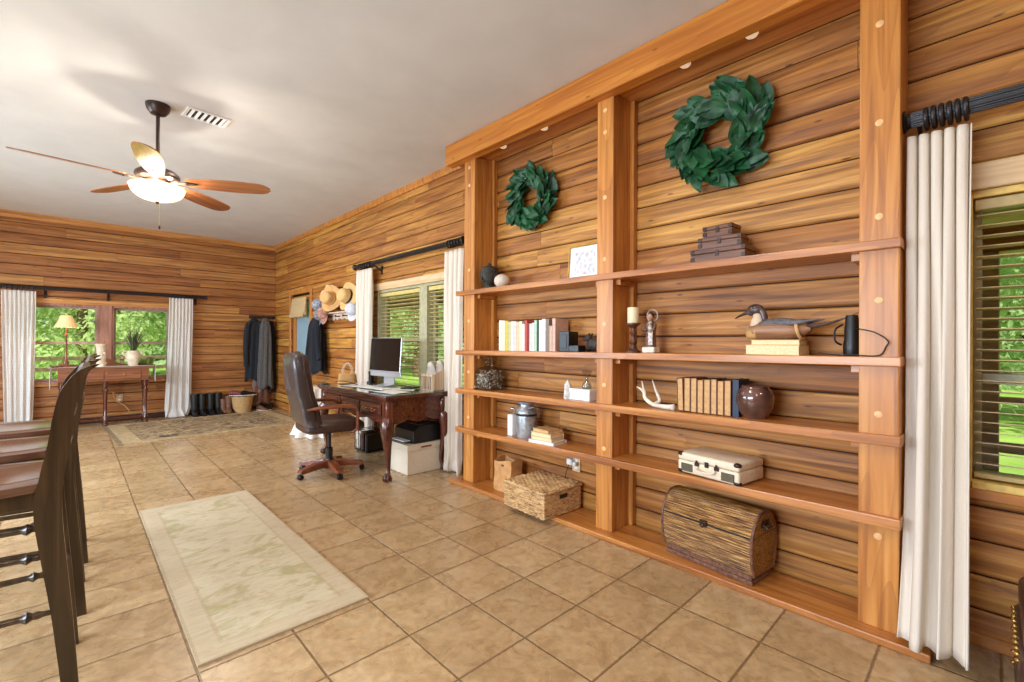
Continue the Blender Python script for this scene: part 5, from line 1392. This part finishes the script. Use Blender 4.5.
# binoculars
bn = thing('binoculars', 'black binoculars standing upright with strap by the right post', 'binoculars', (2.625, .452, SZ(2, .45)))
for q in (-1, 1):
    bm = bm_new(); lathe(bm, [(0, 0), (.03, 0), (.033, .01), (.034, .05), (.029, .075), (.029, .13), (.026, .14), (.025, .175), (.022, .187), (0, .185)], (q*.034, q*.006, 0), 22); obj('barrel', bm, M['black'], bn, True)
bm = bm_new(); box(bm, (0, 0, .1), (.03, .03, .06), .004); lathe(bm, [(.01, .13), (.011, .16), (0, .162)], (0, 0, 0), 14); obj('bridge', bm, M['black'], bn)
bm = bm_new(); tube(bm, smooth_path([(-.04, -.02, .125), (-.11, -.05, .12), (-.115, -.10, .105), (-.12, -.145, .07), (-.12, -.14, .045), (-.118, -.115, .006), (-.115, -.03, .005), (-.105, .05, .005), (-.09, .11, .012)], 6), .0065, 6, flat=.4); tube(bm, smooth_path([(-.03, .03, .145), (-.05, .055, .12), (-.05, .055, .07), (-.03, .035, .05)], 5), .0045, 6); obj('strap', bm, M['black'], bn, True)

# shelf 3
y = 3.012; t = thing('shell_jar', 'square glass jar of shells with glass stopper on the third shelf', 'jar', (2.61, y, SZ(3, y)), .15)
bm = bm_new(); loft(bm, [ell((0, 0), .1, .1, 28, 0.0, .45), ell((0, 0), .105, .105, 28, .006, .45), ell((0, 0), .105, .105, 28, .17, .45), ell((0, 0), .09, .09, 28, .188, .55), ell((0, 0), .048, .048, 28, .2, 1), ell((0, 0), .044, .044, 28, .222, 1), ell((0, 0), .052, .052, 28, .228, 1)], cap=False); obj('glass_body', bm, M['jarglass'], t, True)
bm = bm_new(); lathe(bm, [(0, .215), (.04, .215), (.04, .229), (.056, .232), (.05, .25), (.03, .262), (.03, .275), (0, .28)], (0, 0, 0), 20); obj('stopper', bm, M['jarglass'], t, True)
bm = bm_new(); rnd = random.Random(8)
for k in range(240):
    p = (rnd.uniform(-.088, .088), rnd.uniform(-.088, .088), rnd.uniform(.012, .165))
    if k < 170 and max(abs(p[0]), abs(p[1])) < .06: p = (p[0]*1.4 if abs(p[0]) > .03 else .082*random.choice((-1, 1)), p[1], p[2])
    sphere(bm, p, rnd.uniform(.008, .014), (1, rnd.uniform(.5, 1), rnd.uniform(.5, 1)), 6)
m, nt, b = new_mat('shell_mix'); n = noise_tex(nt, coords(nt, (1, 1, 1)), 60, 1); lnk(nt, ramp(nt, n, [(.35, (88, 76, 64)), (.5, (160, 140, 120)), (.62, (232, 218, 198))]), b.inputs['Base Color'])
o = obj('shells', bm, m, t, True); o['kind'] = 'stuff'
y = 2.10; t = thing('crystal_tower', 'small pointed white crystal tower left of the white box', 'crystal', (2.56, y, SZ(3, y)), .3)
bm = bm_new(); lathe(bm, [(0, 0), (.026, 0), (.027, .02), (.023, .1), (.0, .14)], (0, 0, 0), 6); obj('point', bm, plain('crystal', (226, 214, 200), .2, vary=.25, nscale=20), t)
y = 1.985; t = thing('white_box', 'small white card box under the glass dome on the third shelf', 'box', (2.61, y, SZ(3, y)), -.05)
bm = bm_new(); bx(bm, (-.06, -.09, 0), (.06, .09, .055), .002); obj('box_body', bm, M['white'], t)
bm = bm_new(); bx(bm, (-.062, -.092, .05), (.062, .092, .078), .002); obj('lid', bm, M['white'], t)
t = thing('glass_ornament', 'clear glass hourglass shaped ornament on top of the white box', 'ornament', (2.62, 1.975, SZ(3, y)+.0785))
bm = bm_new(); lathe(bm, [(0, 0), (.032, 0), (.034, .01), (.03, .035), (.01, .055), (.008, .075), (.022, .09), (.036, .12), (.038, .125), (.034, .122)], (0, 0, 0), 24); obj('glass', bm, M['jarglass'], t, True)
bm = bm_new(); sphere(bm, (0, 0, .02), .026, (1, 1, .7), 14); obj('filling', bm, M['bone'], t, True)
y = 1.415; t = thing('deer_antler', 'forked bone white deer antler on the third shelf', 'antler', (2.60, y, SZ(3, y)))
bm = bm_new()
tube(bm, smooth_path([(-.04, -.11, .018), (-.03, -.05, .014), (-.01, .03, .018), (0, .09, .05), (0, .1, .1), (0, .115, .155)], 6), interp([.017, .014, .013, .012, .009, .003], 6), 10)
tube(bm, smooth_path([(0, .095, .08), (-.01, .115, .105), (-.02, .14, .12)], 5), interp([.01, .007, .002], 5), 8)
tube(bm, smooth_path([(-.005, .03, .018), (.03, .01, .04), (.04, .04, .1), (.03, .06, .165)], 6), interp([.012, .011, .008, .002], 6), 8)
sphere(bm, (-.042, -.118, .018), .021, (1, .6, 1), 12)
obj('antler', bm, M['bone'], t, True)
spm = plain('old_page_edges', (200, 154, 100), .7, nscale=60, vary=.06); cvm = plain('old_cloth_cover', (116, 72, 52), .6)
y = 1.268
for i in range(8):
    th = (.036, .037, .036, .035, .037, .034, .035, .036)[i]; y -= th/2+.001
    nm = ('first', 'second', 'third', 'fourth', 'fifth', 'sixth', 'seventh', 'eighth')[i]
    book('tan old book, %s from the left of the eight beside the brown pot' % nm, 2.615, y, SZ(3, y)+(.003 if i < 2 else 0), th, .19+.004*((i*7) % 3), .135, cvm, 'old tan books on the third shelf', spm, 0, -.03 if i < 1 else 0, fore=True); y -= th/2+.001
book('dark blue tall book at the right end of the old tan books', 2.63, y-.022, SZ(3, y), .032, .2, .15, (34, 48, 70), 'old tan books on the third shelf', PG)
y = .865; t = thing('glazed_pot', 'round brown glazed pot right of the old tan books', 'pot', (2.60, y, SZ(3, y)))
bm = bm_new(); lathe(bm, [(0, 0), (.055, 0), (.058, .006), (.076, .035), (.09, .08), (.092, .11), (.084, .145), (.07, .158), (.067, .165), (.072, .172), (.066, .173), (.06, .165), (.058, .155), (0, .03)], (0, 0, 0), 40); obj('body', bm, M['glazed'], t, True)

# shelf 4
y = 2.69; t = thing('white_speaker', 'small white upright box device left of the metal milk can', 'device', (2.58, y, SZ(4, y)))
bm = bm_new(); bx(bm, (-.03, -.028, 0), (.03, .028, .17), .005, 2); obj('body', bm, M['white'], t)
bm = bm_new(); tube(bm, smooth_path([(0, -.0, .165), (.01, -.02, .21), (0, -.035, .215)], 4), .009, 8); sphere(bm, (0, -.0, .215), .014, seg=10); obj('knob', bm, M['chrome'], t, True)
y = 2.57; t = thing('milk_can', 'galvanised metal milk can with black band on the lowest shelf', 'can', (2.62, y, SZ(4, y)))
bm = bm_new(); lathe(bm, [(0, 0), (.078, 0), (.08, .006), (.08, .178), (.078, .185), (.082, .19), (.082, .196), (.07, .225), (.056, .245), (.056, .262), (.062, .268), (.0, .268)], (0, 0, 0), 36); obj('can_body', bm, M['steel'], t, True)
bm = bm_new(); lathe(bm, [(.0815, .172), (.0835, .174), (.0835, .184), (.0815, .186)], (0, 0, 0), 36); obj('band', bm, M['black'], t, True)
bm = bm_new(); lathe(bm, [(0, .2682), (.068, .2682), (.07, .276), (.066, .284), (.03, .288), (0, .289)], (0, 0, 0), 36); obj('lid', bm, M['steel'], t, True)
for s in (-1, 1):
    bm = bm_new(); tube(bm, smooth_path([(-.03, s*.06, .235), (-.01, s*.092, .245), (.02, s*.07, .235)], 4), .005, 8); obj('handle', bm, M['steel'], t, True)
z = SZ(4, 2.30)
for i, (sx, sy_, th, rz, c, pg, lb_) in enumerate(((.17, .235, .022, .1, (226, 220, 212), M['paper'], 'white book at the bottom of the flat stack beside the milk can'), (.15, .2, .026, .05, (206, 176, 132), PG, 'tan book second from the bottom of the flat stack'), (.15, .2, .03, .0, (214, 186, 146), PG, 'tan book third from the bottom of the flat stack'), (.14, .18, .026, -.12, (190, 142, 92), DB, 'small tan book on top of the flat stack'))):
    flatbook(lb_, 2.585, 2.315, z, sx, sy_, th, rz, c, grp='stacked books beside the milk can', pg=pg); z += th+.0004
y = 1.03; sc_ = thing('suitcase_record_player', 'cream vinyl suitcase record player on the lowest shelf', 'record player', (2.625, 1.055, SZ(4, y)+.002), math.radians(-8.5))
bm = bm_new(); bx(bm, (-.128, -.18, .004), (.128, .18, .072), .012, 3); obj('case_body', bm, M['vinyl'], sc_, True)
bm = bm_new(); bx(bm, (-.128, -.18, .0735), (.128, .18, .116), .014, 3); obj('lid', bm, M['vinyl'], sc_, True)
for s in (-1, 1):
    bm = bm_new(); bx(bm, (-.1315, s*.12-.036, .014), (-.127, s*.12+.036, .058), .003); obj('speaker_grille', bm, M['grille'], sc_)
    bm = bm_new(); bx(bm, (-.133, s*.058-.014, .055), (-.127, s*.058+.014, .076), .002); bx(bm, (-.1345, s*.058-.006, .066), (-.132, s*.058+.006, .088), .001); obj('latch', bm, M['bronze'], sc_)
    for z_ in (.012, .104):
        bm = bm_new(); sphere(bm, (-.112, s*.164, z_+.001), .022, (1, 1, .62), 10); obj('corner_guard', bm, M['bronze'], sc_, True)
bm = bm_new(); bx(bm, (-.132, -.012, .06), (-.127, .012, .09), .002); obj('lock_plate', bm, M['bronze'], sc_)
bm = bm_new(); tube(bm, smooth_path([(-.128, -.05, .052), (-.15, -.045, .04), (-.158, 0, .036), (-.155, .045, .04), (-.128, .05, .052)], 5), .006, 8); obj('handle', bm, M['vinyl'], sc_, True)

# base level
t = thing('paper_bag', 'brown kraft paper bag behind the woven basket', 'bag', (2.62, 2.78, .0348), .0)
bm = bm_new()
def bagf(u, w):
    a = u*4; z = .255*w; hx, hy = .07, .1
    k = int(a) % 4; f_ = a-int(a)
    c = [(-hx, -hy), (hx, -hy), (hx, hy), (-hx, hy)]; p, q = c[k], c[(k+1) % 4]
    x = p[0]+(q[0]-p[0])*f_; y_ = p[1]+(q[1]-p[1])*f_
    x *= 1-.12*w; z += .015*w*math.sin(u*14)
    return (x+.004*math.sin(w*9+u*20), y_, z)
sheet(bm, 32, 10, bagf); obj('bag_sides', bm, M['kraft'], t, solid=.002)
bm = bm_new(); bx(bm, (-.069, -.099, 0), (.069, .099, .004)); obj('bag_bottom', bm, M['kraft'], t)
bm = bm_new(); box(bm, (-.066, 0, .215), (.006, .03, .012), .003); obj('hand_hole', bm, M['groove'], t)
def weave_mat(name, a, b2, c3):
    m, nt, b = new_mat(name); v = coords(nt, (14, 14, 60)); n = noise_tex(nt, v, 1, 3, .6, 1.0)
    v2 = coords(nt, (70, 70, 70)); n2 = noise_tex(nt, v2, 1, 2, .5, 2)
    h = math_n(nt, 'ADD', math_n(nt, 'MULTIPLY', n, .7), math_n(nt, 'MULTIPLY', n2, .3))
    lnk(nt, ramp(nt, h, [(.36, a), (.48, b2), (.62, c3)]), b.inputs['Base Color']); b.inputs['Roughness'].default_value = .7
    bump(nt, b, h, .9, .01); return m
M['hyacinth'] = weave_mat('water_hyacinth', (128, 88, 52), (196, 152, 100), (228, 188, 132))
wk = thing('woven_basket', 'rectangular woven hyacinth basket with lid on the plank below the shelves', 'basket', (2.545, 2.33, .0348), math.radians(-3))
def braid(bm, hx, hy, z, r, n=46):
    pts = []
    per = [(-hx, -hy), (hx, -hy), (hx, hy), (-hx, hy)]
    for k in range(4):
        p, q = per[k], per[(k+1) % 4]; L_ = math.hypot(q[0]-p[0], q[1]-p[1]); m_ = max(4, int(L_/.012))
        for i in range(m_): t_ = i/m_; pts.append((p[0]+(q[0]-p[0])*t_, p[1]+(q[1]-p[1])*t_, z+.0022*math.sin(len(pts)*1.3)))
    rad = [r*(1+.22*math.sin(i*1.9+z*200)) for i in range(len(pts))]
    tube(bm, pts, rad, 6, True)
bm = bm_new(); bx(bm, (-.188, -.208, 0.002), (.188, .208, .165), .006)
for k in range(12): braid(bm, .188, .208, .012+.0135*k, .0085)
obj('basket_body', bm, M['hyacinth'], wk, True)
bm = bm_new(); bx(bm, (-.195, -.215, .172), (.195, .215, .188), .006)
for i in range(15):
    x = -.184+.0263*i
    tube(bm, [(x, -.208+.416*j/34, .188+.0025*math.sin(j*1.3+i*2.1)) for j in range(35)], [.0135*(1+.15*math.sin(j*1.7+i)) for j in range(35)], 6, flat=.55)
braid(bm, .193, .213, .18, .011); obj('lid', bm, M['hyacinth'], wk, True)
bm = bm_new(); bx(bm, (-.04, -.2225, .122), (.04, -.2165, .15), .003); obj('handle_slot', bm, M['black'], wk)

# rattan chest
M['rattan'] = None
def rattan():
    m, nt, b = new_mat('rattan_sticks'); v = coords(nt, (150, 9, 150)); n = noise_tex(nt, v, 1, 3, .55, .4)
    lnk(nt, ramp(nt, n, [(.32, (62, 36, 16)), (.5, (134, 88, 38)), (.68, (196, 150, 84))]), b.inputs['Base Color']); b.inputs['Roughness'].default_value = .42
    bump(nt, b, n, .4, .004); return m
M['rattan'] = rattan()
rc = thing('rattan_chest', 'barrel sided rattan stick chest with metal clasp below the shelves', 'chest', (2.622, 1.072, .0348), math.radians(-6.5))
hull = [(-.104, .05), (-.126, .11), (-.134, .18), (-.130, .245), (-.116, .278), (-.085, .328), (-.045, .353), (0, .357), (.045, .353), (.085, .328), (.116, .278), (.130, .245), (.134, .18), (.126, .11), (.104, .05)]
def ribbed(bm, pts, y0, y1, pitch=.0125, inset=.0):
    P = [Vector((a, 0, b_)) for a, b_ in pts]
    Ls = [0]
    for a, b_ in zip(P, P[1:]): Ls.append(Ls[-1]+(b_-a).length)
    n = int(Ls[-1]/pitch); prof = []
    for i in range(n*4+1):
        s = Ls[-1]*i/(n*4)
        k = max(j for j in range(len(Ls)-1) if Ls[j] <= s+1e-9); f_ = (s-Ls[k])/(Ls[k+1]-Ls[k]); p = P[k].lerp(P[k+1], f_)
        d_ = (P[k+1]-P[k]).normalized(); nn = Vector((-d_.z, 0, d_.x)); 
        if nn.dot(p-Vector((0, 0, .22))) < 0: nn = -nn
        off = .0035*abs(math.sin(PI*(i/4.0)))-.001; p = p+nn*off; prof.append((p.x, p.z))
    return prof
body_p = ribbed(None, hull[:4], 0, 0); body_p2 = ribbed(None, hull[-4:], 0, 0); lid_p = ribbed(None, hull[3:12], 0, 0)
bm = bm_new(); prism(bm, body_p+body_p2, -.262, .262, 'y'); obj('chest_body', bm, M['rattan'], rc)
bm = bm_new(); prism(bm, [(a, b_+.003) for a, b_ in lid_p], -.262, .262, 'y'); obj('lid', bm, M['rattan'], rc)
for s in (-1, 1):
    bm = bm_new(); ringp = hull+[hull[0]]
    tube(bm, [(a, s*.258, b_) for a, b_ in hull], .008, 8, True); obj('end_rim', bm, M['robe'], rc, True)
bm = bm_new(); bx(bm, (-.133, -.262, .240), (.133, .262, .250), .002); obj('seam', bm, M['black'], rc)
bm = bm_new(); bx(bm, (-.11, -.25, 0), (.11, .25, .022), .004); bx(bm, (-.104, -.245, .022), (.104, .245, .052), .004); obj('plinth', bm, M['robe'], rc)
bm = bm_new(); box(bm, (-.136, .0, .25), (.012, .04, .035), .003); sphere(bm, (-.145, 0, .24), .01, seg=8); obj('clasp', bm, M['bronze'], rc)
for s in (-1, 1):
    bm = bm_new(); tube(bm, [(-.03, s*.268, .3), (-.03, s*.285, .285), (.03, s*.285, .285), (.03, s*.268, .3)], .006, 8); box(bm, (0, s*.266, .3), (.08, .006, .03), .002); obj('side_handle', bm, M['bronze'], rc)

# ------------------------------------------------------------------ wreaths
def wreath(label, y, z, r, seed, n=64):
    t = thing('leaf_wreath', label, 'wreath', (WX-.012, y, z)); rnd = random.Random(seed)
    bm = bm_new()
    for k in range(3):
        pts = [(-.03-.012*k+.006*math.sin(j*.9+k), (r*(.62+.03*k)+.01*math.sin(j*.7+k*2))*math.cos(j/30*2*PI), (r*(.62+.03*k)+.01*math.sin(j*.7+k*2))*math.sin(j/30*2*PI)) for j in range(30)]
        tube(bm, pts, .006, 6, True)
    obj('twig_ring', bm, plain('twig', (132, 96, 60), .8), t, True)
    bm = bm_new()
    for k in range(n):
        th = k*2.39996+rnd.uniform(-.1, .1); q_ = rnd.random()
        rr = r*(.40+.50*q_); c = Vector((-.02-.085*rnd.random()*(1-.4*q_), rr*math.cos(th), rr*math.sin(th)))
        tang = Vector((0, math.sin(th), -math.cos(th))); rad = Vector((0, math.cos(th), math.sin(th)))
        sp_ = rnd.uniform(.1, 1.5) if q_ > .4 else rnd.uniform(-.7, .9)
        d_ = (tang+rad*sp_+Vector((-1, 0, 0))*rnd.uniform(-.1, .7)).normalized()
        nrm = (Vector((-1, 0, 0))+rad*rnd.uniform(-.8, .8)+tang*rnd.uniform(-.5, .5)); nrm = (nrm-d_*nrm.dot(d_)).normalized(); sd = d_.cross(nrm)
        L_ = r*rnd.uniform(.44, .62); W_ = L_*.27
        nu = 8; curl = rnd.uniform(-.25, .35); fold = rnd.uniform(.15, .5)
        V = []
        for i in range(nu+1):
            q = i/nu; w = W_*math.sin(PI*(q**.85))**.75 if 0 < q < 1 else .0008
            row = []
            for s in (-1, -.5, 0, .5, 1):
                p = c+d_*(L_*(q-.35))+sd*(w*s)+nrm*(fold*abs(s)*w+curl*L_*(q-.3)**2+.004*math.sin(q*12+s*3+k))
                if p.x > -.004: p.x = -.004
                row.append(bm.verts.new(p))
            V.append(row)
        for i in range(nu):
            for j in range(4): bm.faces.new((V[i][j], V[i+1][j], V[i+1][j+1], V[i][j+1]))
    o = obj('leaves', bm, M['magnolia'], t, True, auto=False)
    return t
wreath('small green magnolia leaf wreath on the left bay of the bookcase wall', 2.62, 2.455, .265, 31, 110)
wreath('large green magnolia leaf wreath on the right bay of the bookcase wall', 1.10, 2.478, .29, 47, 130)

# ------------------------------------------------------------------ leather stool edge at lower right
lc = thing('leather_chair', 'brown leather chair with nailhead trim cut off at the right edge', 'chair', (2.36, -.40, 0))
bm = bm_new(); bx(bm, (-.26, -.28, .02), (.24, .245, .28), .03, 3); obj('seat_base', bm, M['leatherbr'], lc, True)
bm = bm_new(); bx(bm, (-.25, -.27, .282), (.22, .235, .40), .04, 4); obj('seat_cushion', bm, M['leatherbr'], lc, True)
bm = bm_new(); bx(bm, (-.26, -.40, .02), (.24, -.29, .85), .04, 4); obj('backrest', bm, M['leatherbr'], lc, True)
for p in [(.21, .246, .05+.042*k) for k in range(6)]+[(-.22+.043*k, .246, .262) for k in range(10)]:
    bm = bm_new(); sphere(bm, p, .008, seg=8); obj('nailhead', bm, M['brass'], lc, True)
for x in (-.22, .2):
    for y in (-.34, .2):
        bm = bm_new(); lathe(bm, [(0, 0), (.018, 0), (.024, .03)], (x, y, 0), 12); obj('foot', bm, M['boxw'], lc, True)
lc.location = (2.40, -.305, 0)

# ------------------------------------------------------------------ light
wd = bpy.data.worlds.new('World'); S.world = wd; wd.use_nodes = True; nt = wd.node_tree
sk = nt.nodes.new('ShaderNodeTexSky'); sk.sky_type = 'HOSEK_WILKIE'; sk.turbidity = 3; sk.sun_direction = Vector((-.4, -.55, .75)).normalized()
bg = nt.nodes['Background']; lnk(nt, sk.outputs[0], bg.inputs['Color']); bg.inputs['Strength'].default_value = 3.2
def light(name, kind, loc, power, col, size=None, rot=None, sizey=None):
    l = bpy.data.lights.new(name, kind); l.energy = power; l.color = col
    o = bpy.data.objects.new(name, l); COL.objects.link(o); o.location = loc
    if rot: o.rotation_euler = rot
    if kind == 'AREA':
        l.size = size
        if sizey: l.shape = 'RECTANGLE'; l.size_y = sizey
        else: l.shape = 'DISK'
    elif kind == 'POINT': l.shadow_soft_size = size
    return o
sun = light('sun', 'SUN', (0, 0, 20), 9, (1, .95, .86)); sun.data.angle = .02
dv = Vector((.45, .62, -.72)); sun.rotation_euler = dv.to_track_quat('-Z', 'Y').to_euler()
# bulbs in the fan bowl
for k in range(3):
    a = k*2.09+.25; light('fan_bulb', 'POINT', (FX+.095*math.cos(a), FY+.095*math.sin(a), FZ-.07), 20, (1, .92, .80), .012)
light('lamp_bulb', 'POINT', (-.08, 9.14, 1.50), 5, (1, .78, .5), .03)
# added warm fill lamps under the ceiling, no fixtures, behind and ahead of viewer
for x, y, pw in ((-1.6, 2.2, 8), (-.4, -.9, 26), (1.4, -1.4, 26), (-1.6, 6.4, 10), (.9, 1.4, 30), (1.3, 6.9, 26), (1.1, 4.2, 16)):
    light('ceiling_fill', 'AREA', (x, y, ZC-.02), pw, (1, .94, .86), .35)
# daylight through the kitchen side windows
for h, pw in zip(LW, (460, 400)):
    light('window_daylight', 'AREA', (XL+.2, (h[0]+h[1])/2, (h[2]+h[3])/2), pw, (.68, .83, 1), h[3]-h[2], (0, -PI/2+.8, 0), h[1]-h[0])
    light('window_skylight', 'AREA', (XL+.25, (h[0]+h[1])/2, (h[2]+h[3])/2), 75, (.62, .8, 1), h[3]-h[2], (0, -PI/2-.6, 0), h[1]-h[0])
vs_ = S.view_settings; vs_.view_transform = 'Standard'; vs_.look = 'None'; vs_.gamma = 1; vs_.exposure = -.5; vs_.use_curve_mapping = False
